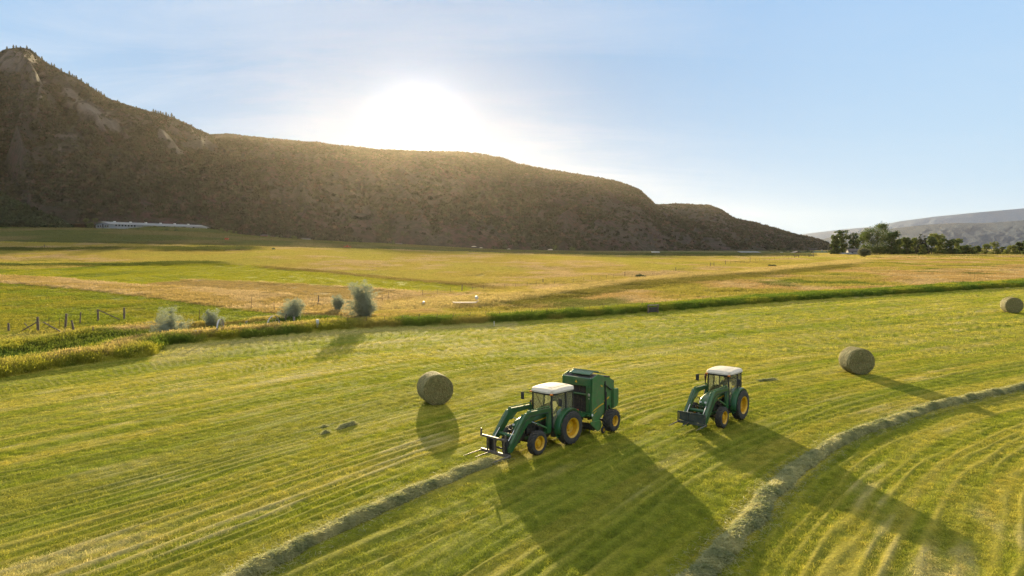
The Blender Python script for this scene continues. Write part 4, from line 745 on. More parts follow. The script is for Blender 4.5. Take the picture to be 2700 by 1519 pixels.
# ------------------------------------------------------------------ round baler (x forward, origin on the ground under its axle)
def make_baler(loc, rz):
    B = thing('round_baler', loc, rz, 'tall green round baler hitched behind the nearer tractor', 'baler')
    Wd = 0.80
    side = [(1.12, 0.58), (1.28, 0.98), (1.22, 2.76), (0.70, 2.90), (0.18, 2.74), (0.15, 0.90), (0.72, 0.60)]
    for s in (1, -1):
        m_ = MB(); y0, y1 = sorted((s*Wd, s*(Wd+0.05))); m_.prism(side, y0, y1); sp = m_.build('side_panel', GREEND, B, False, 0.02)
        st_ = MB(); y0, y1 = sorted((s*(Wd+0.051), s*(Wd+0.056))); P_ = [(1.25, 1.16), (1.0, 1.26), (0.7, 1.35), (0.4, 1.41), (0.19, 1.43), (0.19, 1.37), (0.4, 1.345), (0.7, 1.285), (1.0, 1.21)]; st_.prism(P_, y0, y1); st_.prism([(1.10, 1.08), (0.86, 1.17), (0.86, 1.13), (1.08, 1.05)], y0, y1); st_.build('stripe', YELLOW, sp)
        em = MB(); em.prism([(0.52, 2.36), (0.44, 2.34), (0.36, 2.27), (0.30, 2.30), (0.34, 2.25), (0.30, 2.22), (0.40, 2.24), (0.46, 2.29)], y0, y1); em.build('emblem', YELLOW, sp)
        rl = MB(); rl.lathe([(0.0, 0), (0.06, 0), (0.06, s*0.02), (0.0, s*0.02)], (1.24, s*(Wd+0.055), 1.02), 16); rl.build('reflector', LAMPM, sp)
    # front: frame round the belt opening
    ff = MB(); x = 1.22
    ff.box((x+0.03, 0, 2.56), (0.14, 1.6, 0.40)); 
    for s in (1, -1): ff.box((x+0.03, s*0.67, 1.66), (0.14, 0.26, 1.42))
    ff.box((x+0.05, 0, 1.02), (0.30, 1.6, 0.16)); ff.build('front_frame', GREEN, B, False, 0.025)
    be = MB(); 
    for k in range(8): be.box((1.12, -0.47+k*0.134, 1.78), (0.03, 0.118, 1.40))
    be.build('belt', BELT, B, False, 0.006)
    dk = MB(); dk.box((1.02, 0, 1.75), (0.06, 1.5, 1.6)); dk.build('inner_wall', BLACK, B)
    ro = MB(); ro.tube([(1.24, -0.54, 1.96), (1.24, 0.54, 1.96)], 0.055, 16); ro.build('roller', GREEN, B, True)
    lg = MB(); lg.prism([(1.25, 1.10), (1.75, 1.02), (1.75, 0.97), (1.25, 0.94)], -0.60, 0.62); lg.build('front_ledge', GREEN, B, False, 0.015)
    em = MB(); q = [(-0.07, 2.60), (-0.01, 2.66), (0.0, 2.72), (0.02, 2.66), (0.08, 2.58), (0.03, 2.61), (0.02, 2.56), (-0.02, 2.60)]; xx = 1.325
    n = len(q); em.add([(xx, y, z-0.08) for y, z in q]+[(xx+0.006, y, z-0.08) for y, z in q], [tuple(range(n)), tuple(range(2*n-1, n-1, -1))]+[(i, n+i, n+(i+1) % n, (i+1) % n) for i in range(n)]); em.build('emblem', YELLOW, B)
    lb = MB(); lb.box((1.325, 0.72, 1.98), (0.006, 0.10, 0.12)); lb.build('warning_label', WHITE, B); lb = MB(); lb.box((1.325, 0.72, 1.80), (0.006, 0.05, 0.05)); lb.build('warning_label', WHITE, B)
    lc = MB(); lc.box((1.330, 0.72, 1.98), (0.006, 0.05, 0.06)); lc.build('label_mark', BLACK, B)
    # roof: recessed, with a raised panel and rim rails
    tp = MB(); tp.prism([(1.18, 2.72), (0.70, 2.84), (-0.50, 2.62), (-0.50, 2.56), (0.70, 2.76), (1.18, 2.64)], -0.79, 0.79); tp.build('top_deck', BLACK, B, False, 0.01)
    tq = MB(); tq.prism([(0.98, 2.84), (0.62, 2.93), (0.62, 2.97), (0.98, 2.88)], -0.62, 0.55); tq.prism([(0.55, 2.96), (0.48, 3.0), (0.40, 2.97), (0.45, 2.90)], -0.70, 0.70); tq.prism([(0.30, 2.86), (-0.40, 2.72), (-0.40, 2.76), (0.30, 2.91)], -0.60, 0.60); tq.build('top_panel', GREEN, B, False, 0.012)
    # tailgate
    for s in (1, -1):
        m_ = MB(); y0, y1 = sorted((s*(Wd-0.08), s*(Wd-0.03))); m_.prism([(0.10, 2.72), (-0.45, 2.58), (-0.82, 2.38), (-0.92, 2.20), (-0.95, 1.4), (-0.85, 0.95), (-0.3, 0.75), (0.10, 0.92)], y0, y1); m_.build('tailgate_side', GREEND, B, False, 0.02)
        gb = MB(); y0, y1 = sorted((s*(Wd-0.02), s*(Wd+0.10))); gb.prism([(-0.70, 1.98), (-1.12, 1.94), (-1.16, 1.90), (-1.16, 1.18), (-1.02, 1.06), (-0.70, 1.0)], y0, y1); gb.build('guard_box', GREEND, B, False, 0.02)
        rr = MB(); yy = s*(Wd+0.02); rr.tube([(0.05, yy, 2.30), (-0.55, yy, 1.95)], 0.035, 10); rr.tube([(0.02, yy, 2.45), (-0.02, yy, 0.95)], 0.03, 8); rr.beam((-0.12, yy-s*0.02, 1.05), (-0.12, yy-s*0.02, 1.9), 0.04, 0.07, (1, 0, 0)); rr.tube([(-0.35, yy, 1.2), (-0.45, yy, 0.9)], 0.04, 8); rr.build('gate_cylinder', BLACK, B, True)
        ys_ = MB(); y0, y1 = sorted((s*(Wd-0.028), s*(Wd-0.022))); ys_.prism([(0.08, 1.50), (-0.42, 1.62), (-0.42, 1.54), (0.08, 1.43)], y0, y1); ys_.build('stripe', YELLOW, B)
    tg = MB(); V = [(-0.45, 2.55), (-0.80, 2.36), (-0.90, 2.18), (-0.93, 1.4), (-0.83, 0.95)]
    for a_, b_ in zip(V[:-1], V[1:]): tg.beam((a_[0], 0, a_[1]), (b_[0], 0, b_[1]), 1.42, 0.05)
    for z in (2.25, 2.02): tg.tube([(-0.93, -0.72, z), (-0.93, 0.72, z)], 0.09, 12)
    tg.build('tailgate_back', DARKM, B, False, 0.01)
    # running gear
    ax = MB(); ax.beam((0, -1.0, 0.52), (0, 1.0, 0.52), 0.12, 0.12); ax.beam((1.1, -0.55, 0.78), (-0.5, -0.55, 0.78), 0.1, 0.14); ax.beam((1.1, 0.55, 0.78), (-0.5, 0.55, 0.78), 0.1, 0.14)
    ax.beam((1.2, 0.30, 0.80), (2.55, 0.06, 0.55), 0.10, 0.14); ax.beam((1.2, -0.30, 0.80), (2.55, -0.06, 0.55), 0.10, 0.14); ax.box((2.65, 0, 0.52), (0.30, 0.14, 0.10)); ax.tube([(1.2, 0, 0.90), (2.6, 0, 0.66)], 0.055, 12)
    ax.build('tongue_frame', DARKM, B, False, 0.01)
    hs = MB()
    for k in range(4): y = -0.12+k*0.07; hs.tube([(1.35, y, 1.1), (1.8, y+0.03, 1.25), (2.3, y*0.7, 1.2), (2.75, y*0.5, 1.05)], 0.014, 6)
    hs.build('hose', BLACK, B, True)
    pk = MB(); pk.tube([(0.95, -0.78, 0.36), (0.95, 0.78, 0.36)], 0.16, 14)
    for k in range(26):
        for a in range(4): q_ = R(90*a+k*17); y = -0.74+k*0.059; pk.tube([(0.95+0.15*math.cos(q_), y, 0.36+0.15*math.sin(q_)), (0.95+0.27*math.cos(q_), y, 0.36+0.27*math.sin(q_))], 0.006, 4)
    pk.build('pickup_reel', DARKM, B)
    for s in (1, -1):
        ps = MB(); y0, y1 = sorted((s*0.84, s*0.90)); ps.prism([(1.42, 0.62), (1.40, 0.72), (0.55, 0.66), (0.42, 0.42), (0.55, 0.20), (0.80, 0.16)], y0, y1); ps.build('pickup_shield', GREEND, B, False, 0.012)
        wheel(B, (0.45, s*0.99, 0.18), 0.18, 0.10, 0.10, s, 8, 0.02, 0.03)
        wheel(B, (-0.12, s*1.10, 0.55), 0.55, 0.46, 0.25, s, 16, 0.08, 0.08)
    return B
# ------------------------------------------------------------------ machines in place
def gz(x, y): return float(groundZ(np.array([x]), np.array([y]))[0])
def axle_from(fr, rr):   # pixels of the left front and left rear contact points
    a = np.array(ground(*fr)[:2]); b = np.array(ground(*rr)[:2]); d = a-b; d /= np.linalg.norm(d); return a, b, math.atan2(d[1], d[0])
a_, b_, th = axle_from((1357, 1147), (1432, 1121)); th1 = th
lft = np.array([-math.sin(th), math.cos(th)]); c_ = b_-lft*0.92-0.16*np.array([math.cos(th), math.sin(th)])
T1o = (float(c_[0]), float(c_[1]), gz(*c_)+0.02); make_tractor(T1o, th, 0, 'green tractor with cream roof, raised mirror and steel bale spears, towing the baler')
SH1 = simple('blue_grey_shirt', (0.10, 0.13, 0.19), 0.9); SH2 = simple('navy_shirt', (0.05, 0.07, 0.12), 0.9)
def inT(o, th, p): return (o[0]+p[0]*math.cos(th)-p[1]*math.sin(th), o[1]+p[0]*math.sin(th)+p[1]*math.cos(th), o[2]+p[2])
driver(inT(T1o, th, (0.06, 0, 0.96)), th, SH2, 'driver in a dark shirt and cap seated in the tractor that tows the baler')
a_, b_, th = axle_from((1813, 1080), (1867, 1057)); th = th1+R(2)
lft = np.array([-math.sin(th), math.cos(th)]); c_ = b_-lft*0.92
T2o = (float(c_[0]), float(c_[1]), gz(*c_)+0.02); make_tractor(T2o, th, 1, 'green tractor with grey-white roof and rusty upright exhaust, driving alone')
driver(inT(T2o, th, (0.06, 0, 0.96)), th, SH1, 'driver in a blue grey shirt seated in the tractor driving alone')
bw = np.array(ground(1541, 1087)[:2]); thb = th1+R(4); lft = np.array([-math.sin(thb), math.cos(thb)]); fw = np.array([math.cos(thb), math.sin(thb)]); c_ = bw-lft*1.22+fw*0.12
c_bal = c_.copy(); make_baler((float(c_[0]), float(c_[1]), gz(*c_)+0.02), thb).scale = (1.04, 1.04, 1.03)
# ------------------------------------------------------------------ round bales
def bale_mat():
    m, t, o = new_mat('bale_hay'); tcn = N(t, 'ShaderNodeTexCoord'); p = N(t, 'ShaderNodeBsdfPrincipled')
    sx = N(t, 'ShaderNodeSeparateXYZ'); L(t, tcn.outputs['Object'], sx.inputs[0])
    zz = math_n(t, 'SUBTRACT', sx.outputs[2], 0.915); r = math_n(t, 'SQRT', math_n(t, 'ADD', math_n(t, 'MULTIPLY', sx.outputs[0], sx.outputs[0]), math_n(t, 'MULTIPLY', zz, zz)))
    ang = math_n(t, 'ARCTAN2', zz, sx.outputs[0])
    n1 = N(t, 'ShaderNodeTexNoise'); n1.inputs['Scale'].default_value = 5; n1.inputs['Detail'].default_value = 5; L(t, tcn.outputs['Object'], n1.inputs['Vector'])
    cyl = N(t, 'ShaderNodeCombineXYZ'); L(t, math_n(t, 'MULTIPLY', r, 13.0), cyl.inputs[0]); L(t, math_n(t, 'MULTIPLY', ang, 2.2), cyl.inputs[1]); L(t, math_n(t, 'MULTIPLY', sx.outputs[1], 9.0), cyl.inputs[2])
    n2 = N(t, 'ShaderNodeTexNoise'); n2.inputs['Scale'].default_value = 1.6; n2.inputs['Detail'].default_value = 6; n2.inputs['Roughness'].default_value = 0.7; L(t, cyl.outputs[0], n2.inputs['Vector'])
    n3 = N(t, 'ShaderNodeTexNoise'); n3.inputs['Scale'].default_value = 60; n3.inputs['Detail'].default_value = 3; L(t, tcn.outputs['Object'], n3.inputs['Vector'])
    cc = ramp_n(t, n2.outputs[0], [(0.34, (0.08, 0.068, 0.024)), (0.5, (0.19, 0.16, 0.06)), (0.68, (0.38, 0.32, 0.14))])
    cc = mix_n(t, math_n(t, 'MULTIPLY', ramp_n(t, n1.outputs[0], [(0.45, 0), (0.65, 1)]), 0.5), cc, (0.15, 0.165, 0.06))
    cc = mix_n(t, 1.0, cc, ramp_n(t, n3.outputs[0], [(0.3, (0.65, 0.65, 0.65)), (0.7, (1.35, 1.35, 1.35))]), 'MULTIPLY')
    wv = N(t, 'ShaderNodeTexWave'); wv.bands_direction = 'Y'; wv.inputs['Scale'].default_value = 5.5; wv.inputs['Distortion'].default_value = 1.0; L(t, tcn.outputs['Object'], wv.inputs['Vector'])
    rim = ramp_n(t, r, [(0.88, 0.0), (0.90, 1.0)]); net = math_n(t, 'MULTIPLY', math_n(t, 'MULTIPLY', wv.outputs[0], rim), 0.22); cc = mix_n(t, net, cc, (0.40, 0.42, 0.28))
    L(t, cc, p.inputs['Base Color']); p.inputs['Roughness'].default_value = 0.9; p.inputs['Specular IOR Level'].default_value = 0.2
    b = N(t, 'ShaderNodeBump'); b.inputs['Strength'].default_value = 1.0; b.inputs['Distance'].default_value = 0.05; L(t, n2.outputs[0], b.inputs['Height']); b2 = N(t, 'ShaderNodeBump'); b2.inputs['Strength'].default_value = 0.8; b2.inputs['Distance'].default_value = 0.02; L(t, n3.outputs[0], b2.inputs['Height']); L(t, b.outputs[0], b2.inputs['Normal']); L(t, b2.outputs[0], p.inputs['Normal']); L(t, p.outputs[0], o.inputs[0]); return m
BALEM = bale_mat(); STRAW = leafy('straw_mat', (0.15, 0.135, 0.045), (0.36, 0.30, 0.11), 0.35, None, scale=3.0, gloss=0.06)
def make_bale(loc, rz, label, seed, Rb=0.92, Wb=1.52):
    r = np.random.default_rng(seed); nA, nP = 96, 14; V = []; F = []
    prof = [(0.0, -Wb/2+0.02), (0.25, -Wb/2+0.005), (0.55, -Wb/2), (0.80, -Wb/2+0.01), (0.89, -Wb/2+0.04), (0.925, -Wb/2+0.10), (0.93, -Wb/4), (0.925, 0), (0.93, Wb/4), (0.925, Wb/2-0.10), (0.89, Wb/2-0.04), (0.80, Wb/2-0.01), (0.55, Wb/2), (0.25, Wb/2-0.005), (0.0, Wb/2-0.02)]
    for k in range(nA):
        a = 2*math.pi*k/nA
        for (q, y) in prof:
            q2 = q*(1+0.018*(vnoise(np.array(math.cos(a)*2+5), np.array(math.sin(a)*2+y*1.5+9), seed)-0.5)*2); x = q2*math.cos(a)*1.01; z = Rb+q2*math.sin(a)*0.985
            if z < 0.07: z = 0.07-0.25*(0.07-z)
            V.append((x, y+0.03*(float(vnoise(np.array(x*4+seed), np.array(z*4), 3))-0.5), z-0.05))
    m = len(prof)
    for k in range(nA): F += [(k*m+i, k*m+i+1, ((k+1) % nA)*m+i+1, ((k+1) % nA)*m+i) for i in range(m-1)]
    mb = MB(); mb.add(V, F); root = mb.build('hay_bale', BALEM, None, True); root.location = loc; root.rotation_euler = (0, 0, rz); tag(root, label, 'hay bale', 'round hay bales standing on the mown field')
    # loose stalks sticking out
    n = 3600; V = []; Q = []
    for i in range(n):
        if r.uniform() < 0.45:
            a = r.uniform(0, 2*math.pi); q = 0.9*math.sqrt(r.uniform()); e = r.choice((-1, 1)); c = np.array([q*math.cos(a), e*(Wb/2), Rb+q*math.sin(a)*0.985-0.05]); nn = np.array([0, e, 0.]); tg_ = np.array([-math.sin(a), 0, math.cos(a)])
        else:
            a = r.uniform(0, 2*math.pi); y = r.uniform(-Wb/2, Wb/2)*0.98; c = np.array([0.932*math.cos(a), y, Rb+0.92*math.sin(a)-0.05]); nn = np.array([math.cos(a), 0, math.sin(a)]); tg_ = np.array([-math.sin(a), 0, math.cos(a)])
        if c[2] < 0.05: continue
        d = tg_*r.choice((-1, 1))+nn*r.uniform(-0.02, 0.35)+r.normal(0, 0.25, 3); d /= np.linalg.norm(d); l = r.uniform(0.05, 0.16); sd_ = np.cross(d, nn); sd_ /= np.linalg.norm(sd_)+1e-6; w = 0.005
        c = c-nn*0.01; V += [tuple(c-sd_*w), tuple(c+sd_*w), tuple(c+d*l+sd_*w*0.5), tuple(c+d*l-sd_*w*0.5)]; b = len(V)-4; Q.append((b, b+1, b+2, b+3))
    fo = big_mesh('loose_stalks', V, Q, STRAW, False); fo.parent = root
    return root
def bale_at(px, py, ax_deg, label, seed, sc=1.0):
    x, y, z = ground(px, py); y += 0.25; b = make_bale((x, y, gz(x, y)), R(ax_deg), label, seed); b.scale = (sc,)*3
    return b
# local y is the axis of the bale; rz turns it
bale_at(1093, 1016, 23, 'round hay bale left of the nearer tractor, its coiled end in shade', 3, 1.0)
bale_at(2158, 940, 2, 'round hay bale right of the tractor driving alone', 5, 1.03)
bale_at(2548, 787, -14, 'farthest round hay bale, at the right edge of the field', 8, 1.05)
# ------------------------------------------------------------------ windrows of raked hay
HAYB = leafy('hay_mound', (0.13, 0.13, 0.05), (0.24, 0.22, 0.10), 0.2, None, scale=2.5, gloss=0.0)
HAYM = leafy('hay_mat', (0.22, 0.245, 0.085), (0.52, 0.48, 0.20), 0.5, None, scale=1.3, gloss=0.05)
def windrow(P, hw, hh, dens, label, seed, name='hay_windrow', fade=(0, 0), strands=None):
    T = np.gradient(P, axis=0); T /= np.linalg.norm(T, axis=1)[:, None]; S = np.r_[0, np.cumsum(np.linalg.norm(np.diff(P, axis=0), axis=1))]; Ln = S[-1]
    nl = int(Ln/0.07); nw = 22; s = np.linspace(0, Ln, nl); w = np.linspace(-1, 1, nw); SS_, WW = np.meshgrid(s, w, indexing='ij')
    def pos(s_, w_):
        cx_ = np.interp(s_, S, P[:, 0]); cy_ = np.interp(s_, S, P[:, 1]); tx = np.interp(s_, S, T[:, 0]); ty = np.interp(s_, S, T[:, 1])
        side = hw*(0.85+0.4*(fbm(s_/1.1, s_*0+3+seed, 3, seed)-0.5)*2*0.8); off = 0.22*(fbm(s_/2.2, s_*0+9, 3, seed+4)-0.5)*2; q = w_*side+off
        X = cx_-ty*q; Y = cy_+tx*q; env = np.clip(1-w_**2, 0, 1)**0.8; lump = 0.45+1.1*fbm(s_/0.75, w_*1.3+5, 4, seed+7); e = np.ones_like(s_)
        if fade[0]: e = e*sstep(0, fade[0], s_)
        if fade[1]: e = e*(1-sstep(Ln-fade[1], Ln, s_))
        Z = groundZ(X, Y)+hh*env*lump*e+0.06*env*(fbm(X/0.14, Y/0.14, 2, seed+9)-0.5); return X, Y, Z, env*lump*e
    X, Y, Z, _ = pos(SS_, WW); root = big_mesh(name, np.stack([X, Y, Z-0.02], -1).reshape(-1, 3), grid_faces(nl, nw), HAYB, True); tag(root, label, 'windrow' if 'wind' in name else 'hay clump', 'rows of raked hay' if 'wind' in name else 'stray clumps of hay')
    r = np.random.default_rng(seed); n = int(dens*Ln); s_ = r.uniform(0, Ln, n); w_ = np.clip(r.normal(0, 0.6, n), -1.9, 1.9); X, Y, Z, H = pos(s_, np.clip(w_, -1, 1)); ex = np.abs(w_) > 1
    X += np.where(ex, r.normal(0, 0.28, n), 0); Y += np.where(ex, r.normal(0, 0.28, n), 0)
    l = r.uniform(0.10, 0.34, n); th_ = r.uniform(0, 2*np.pi, n); el = r.normal(0.22, 0.38, n); D = np.stack([np.cos(th_)*np.cos(el), np.sin(th_)*np.cos(el), np.sin(el)], 1); nn = r.normal(size=(n, 3)); Sd = np.cross(D, nn); Sd /= np.linalg.norm(Sd, axis=1)[:, None]; wd = r.uniform(0.004, 0.009, n)[:, None]
    C0 = np.stack([X, Y, Z], 1)-D*l[:, None]*0.5; C1 = np.stack([X, Y, Z+r.uniform(0, 0.05, n)], 1); C2 = C0+D*l[:, None]; C2[:, 2] -= r.uniform(0, 0.06, n)
    V = np.stack([C0-Sd*wd, C0+Sd*wd, C1-Sd*wd, C1+Sd*wd, C2-Sd*wd*0.5, C2+Sd*wd*0.5], 1).reshape(-1, 3); b = np.arange(n)[:, None]*6; F = np.concatenate([b+np.array([[0, 1, 3, 2]]), b+np.array([[2, 3, 5, 4]])])
    so_ = big_mesh('loose_stalks', V, F, HAYM, False); so_.parent = root; return root
windrow(W1, 0.42, 0.20, 3600, 'thick row of raked hay leading in front of the nearer tractor', 3, fade=(0, 1.5))
windrow(W2, 0.43, 0.21, 2600, 'curving row of raked hay at the right side of the field', 7)
for k, (pts, hw, hh, lab) in enumerate(((((850, 1082), (882, 1071), (900, 1067)), 0.22, 0.16, 'long dark hay clump left of the nearest bale shadow'), (((808, 1075), (822, 1071)), 0.17, 0.12, 'small upper hay clump of the three lying left of the bale'), (((806, 1094), (826, 1087)), 0.19, 0.13, 'small lower hay clump of the three lying left of the bale'), (((1905, 958), (1950, 954)), 0.22, 0.10, 'hay clump lying behind the tractor driving alone'))):
    windrow(dense([gpt(p) for p in pts], 0.15), hw, hh, 900, lab, 20+k, 'hay_clump', (0.3, 0.3))
# ------------------------------------------------------------------ shrubs and trees
LF_SILVER = leafy('silver_leaf', (0.22, 0.25, 0.16), (0.36, 0.39, 0.27), 0.5, scale=1.5, gloss=0.03)
LF_DARK = leafy('cottonwood_leaf', (0.055, 0.088, 0.022), (0.12, 0.155, 0.038), 0.5, scale=0.25, gloss=0.02)
LF_PALE = leafy('pale_leaf', (0.13, 0.16, 0.03), (0.22, 0.23, 0.05), 0.5, scale=0.4, gloss=0.02)
LF_BUSH = leafy('bush_leaf', (0.05, 0.07, 0.025), (0.10, 0.12, 0.045), 0.35, scale=0.5, gloss=0.02)
LF_PINE = leafy('pine_needle', (0.028, 0.038, 0.020), (0.060, 0.068, 0.034), 0.25, scale=0.3, gloss=0.02)
BARK = simple('bark', (0.11, 0.085, 0.06), 0.9, 0, 0.3, 3)
def crown_mesh(lobes, n, ls, seed, hollow=0.35, clump=0.10, droop=0.0, fuzz=1.0):
    """lobes: (x, y, z, rx, ry, rz); leaves gathered into sprays"""
    r = np.random.default_rng(seed); L_ = np.array(lobes); vol = L_[:, 3]*L_[:, 4]*L_[:, 5]; pr = vol**0.65/np.sum(vol**0.65); nc = max(8, int(n*clump)); ci = r.choice(len(L_), nc, p=pr)
    d = r.normal(size=(nc, 3)); d /= np.linalg.norm(d, axis=1)[:, None]; rad = (hollow+(1-hollow)*r.uniform(0, 1, nc)**0.5)*r.uniform(0.82, 1.10, nc); c = L_[ci, :3]+d*L_[ci, 3:]*rad[:, None]
    k = r.integers(0, nc, n); sz = np.mean(L_[:, 3:])*0.19*fuzz; p = c[k]+r.normal(size=(n, 3))*sz*np.array([1, 1, 0.7]); p[:, 2] = np.maximum(p[:, 2], 0.05)
    a = r.normal(size=(n, 3)); a[:, 2] -= droop; a /= np.linalg.norm(a, axis=1)[:, None]; b = np.cross(a, r.normal(size=(n, 3))); b /= np.linalg.norm(b, axis=1)[:, None]; s = (ls*r.uniform(0.6, 1.4, n))[:, None]
    V = np.stack([p-a*s, p+b*s*0.45, p+a*s, p-b*s*0.45], 1).reshape(-1, 3); F = np.arange(n*4).reshape(-1, 4); return V, F
def trunk_mesh(h, r0, seed, nb=7, spread=0.3, lean=0.05, split=0.3):
    r = random.Random(seed); m = MB(); lx, ly = r.uniform(-lean, lean)*h, r.uniform(-lean, lean)*h; P = [(lx*f*f, ly*f*f, h*f-0.2) for f in (0, 0.15, 0.4, 0.7, 1.0)]; m.tube(P, [r0*1.25, r0, r0*0.8, r0*0.5, r0*0.15], 8)
    for i in range(nb):
        f = split+(0.95-split)*i/nb; b = Vector((lx*f*f, ly*f*f, h*f-0.2)); a = i*2.4+r.uniform(-0.4, 0.4); l = h*spread*r.uniform(0.7, 1.2)*(1.1-f*0.6); e = b+Vector((math.cos(a)*l, math.sin(a)*l, l*r.uniform(0.6, 1.1))); md = (b+e)/2+Vector((0, 0, -0.06*l)); m.tube([b, md, e], [r0*0.42*(1-f*0.5), r0*0.28*(1-f*0.5), r0*0.08], 6)
    return m
def plant(name, loc, label, cat, lobes, n, ls, mat, seed, th, tr, group=None, hollow=0.35, clump=0.10, rz=None, nb=7, split=0.2, spread=0.3):
    root = thing(name, loc, random.Random(seed).uniform(0, 6.28) if rz is None else rz, label, cat, group)
    trunk_mesh(th, tr, seed, nb, spread, split=split).build('trunk' if cat != 'bush' else 'stem', BARK, root, True); V, F = crown_mesh(lobes, n, ls, seed, hollow, clump); c = big_mesh('crown', V, F, mat, False); c.parent = root; return root
def lobes_round(w, h, seed, k=7, low=0.5, flat=1.0):
    r = random.Random(seed); L0 = [(0, 0, h*0.5, w*0.36, w*0.36, h*0.42)]
    for i in range(k): a = r.uniform(0, 6.28); q = w*r.uniform(0.12, 0.26); z = h*r.uniform(0.25, 0.78); s = w*r.uniform(0.17, 0.28)*(1.15-z/h*0.5); L0.append((q*math.cos(a), q*math.sin(a)*flat, z, s, s, s*r.uniform(0.7, 1.1)))
    return L0
def size_at(px, py): x, y, z = ground(px, py, lambda X, Y: baseZ(X, Y)); dp = y*math.cos(PITCH)-(z-CAMZ)*math.sin(PITCH); return x, y, gz(x, y), dp/FPX
# silver shrubs near the old fence
def sprays(w, h, seed, n=18, low=0.25, r0=0.20):
    r = random.Random(seed); out = []
    for i in range(n):
        a = i*2.4+r.uniform(-.3, .3); el = r.uniform(low, 1.35); l = (0.52*w*max(0.02, math.cos(el))**0.8*r.uniform(0.75, 1.1), h*math.copysign(abs(math.sin(el))**0.8, el)*r.uniform(0.75, 1.05))
        for f in (0.3, 0.5, 0.7, 0.86, 1.0): q = r0*h*(1.2-0.62*f); out.append((l[0]*f*math.cos(a), l[0]*f*math.sin(a), l[1]*f*0.93+0.03*h, q, q, q*1.1))
    return out
for k, (px, py, w, h, lab) in enumerate(((428, 834, 96, 84, 'widest silvery green shrub, the leftmost of those by the old fence'), (536, 815, 54, 50, 'small silvery shrub right of the widest shrub'), (738, 802, 70, 66, 'rounded silvery shrub beside the leaning wire fence posts'), (850, 782, 36, 44, 'smallest silvery shrub close by the tallest shrub'), )):
    x, y, z, m = size_at(px, py); w *= m; h *= m
    plant('silver_shrub', (x, y, z), lab, 'bush', sprays(w, h, k+5, 20), 24000 if w > 3 else 12000, 0.045, LF_SILVER, 40+k, h*0.75, 0.05, 'silvery shrubs by the old fence', 0.0, 0.05, nb=10, split=0.05, spread=0.45)
x, y, z, m = size_at(912, 800)
lbt = [(q[0]-0.15, q[1], q[2]+36*m, q[3], q[4], q[5]) for q in sprays(80*m, 60*m, 31, 22, -0.3, 0.22)]+[(q[0]+0.2, q[1], q[2], q[3], q[4], q[5]) for q in sprays(70*m, 56*m, 33, 20, 0.15, 0.24)]
plant('silver_shrub', (x, y, z), 'tallest silvery shrub with a rounded top above a narrower lower mass', 'bush', lbt, 42000, 0.05, LF_SILVER, 55, 60*m, 0.08, 'silvery shrubs by the old fence', 0.0, 0.05, rz=0, nb=10, split=0.08, spread=0.35)
x, y, z, m = size_at(2174, 648)
plant('round_bush', (x, y, z), 'pale rounded bush standing alone in front of the tall trees', 'bush', lobes_round(38*m, 26*m, 3, 9), 14000, 0.14, leafy('grey_leaf', (0.12, 0.125, 0.06), (0.18, 0.18, 0.09), 0.4, scale=0.5, gloss=0.03), 60, 17*m, 0.12, None, 0.2, 0.05, nb=8, split=0.05)
x, y, z, m = size_at(1612, 698); plant('round_bush', (x, y, z), 'low dark green bush on the old ditch bank in the middle distance', 'bush', [(0, 0, 4*m, 12*m, 8*m, 5*m), (6*m, 0, 3*m, 8*m, 7*m, 4*m)], 1500, 0.12, LF_BUSH, 61, 5*m, 0.05)
x, y, z, m = size_at(1940, 672); plant('round_bush', (x, y, z), 'small dark green clump in the orange meadow on the right', 'bush', [(0, 0, 2*m, 10*m, 6*m, 3*m), (6*m, 0, 2*m, 6*m, 5*m, 3*m)], 900, 0.12, LF_BUSH, 62, 3*m, 0.05)
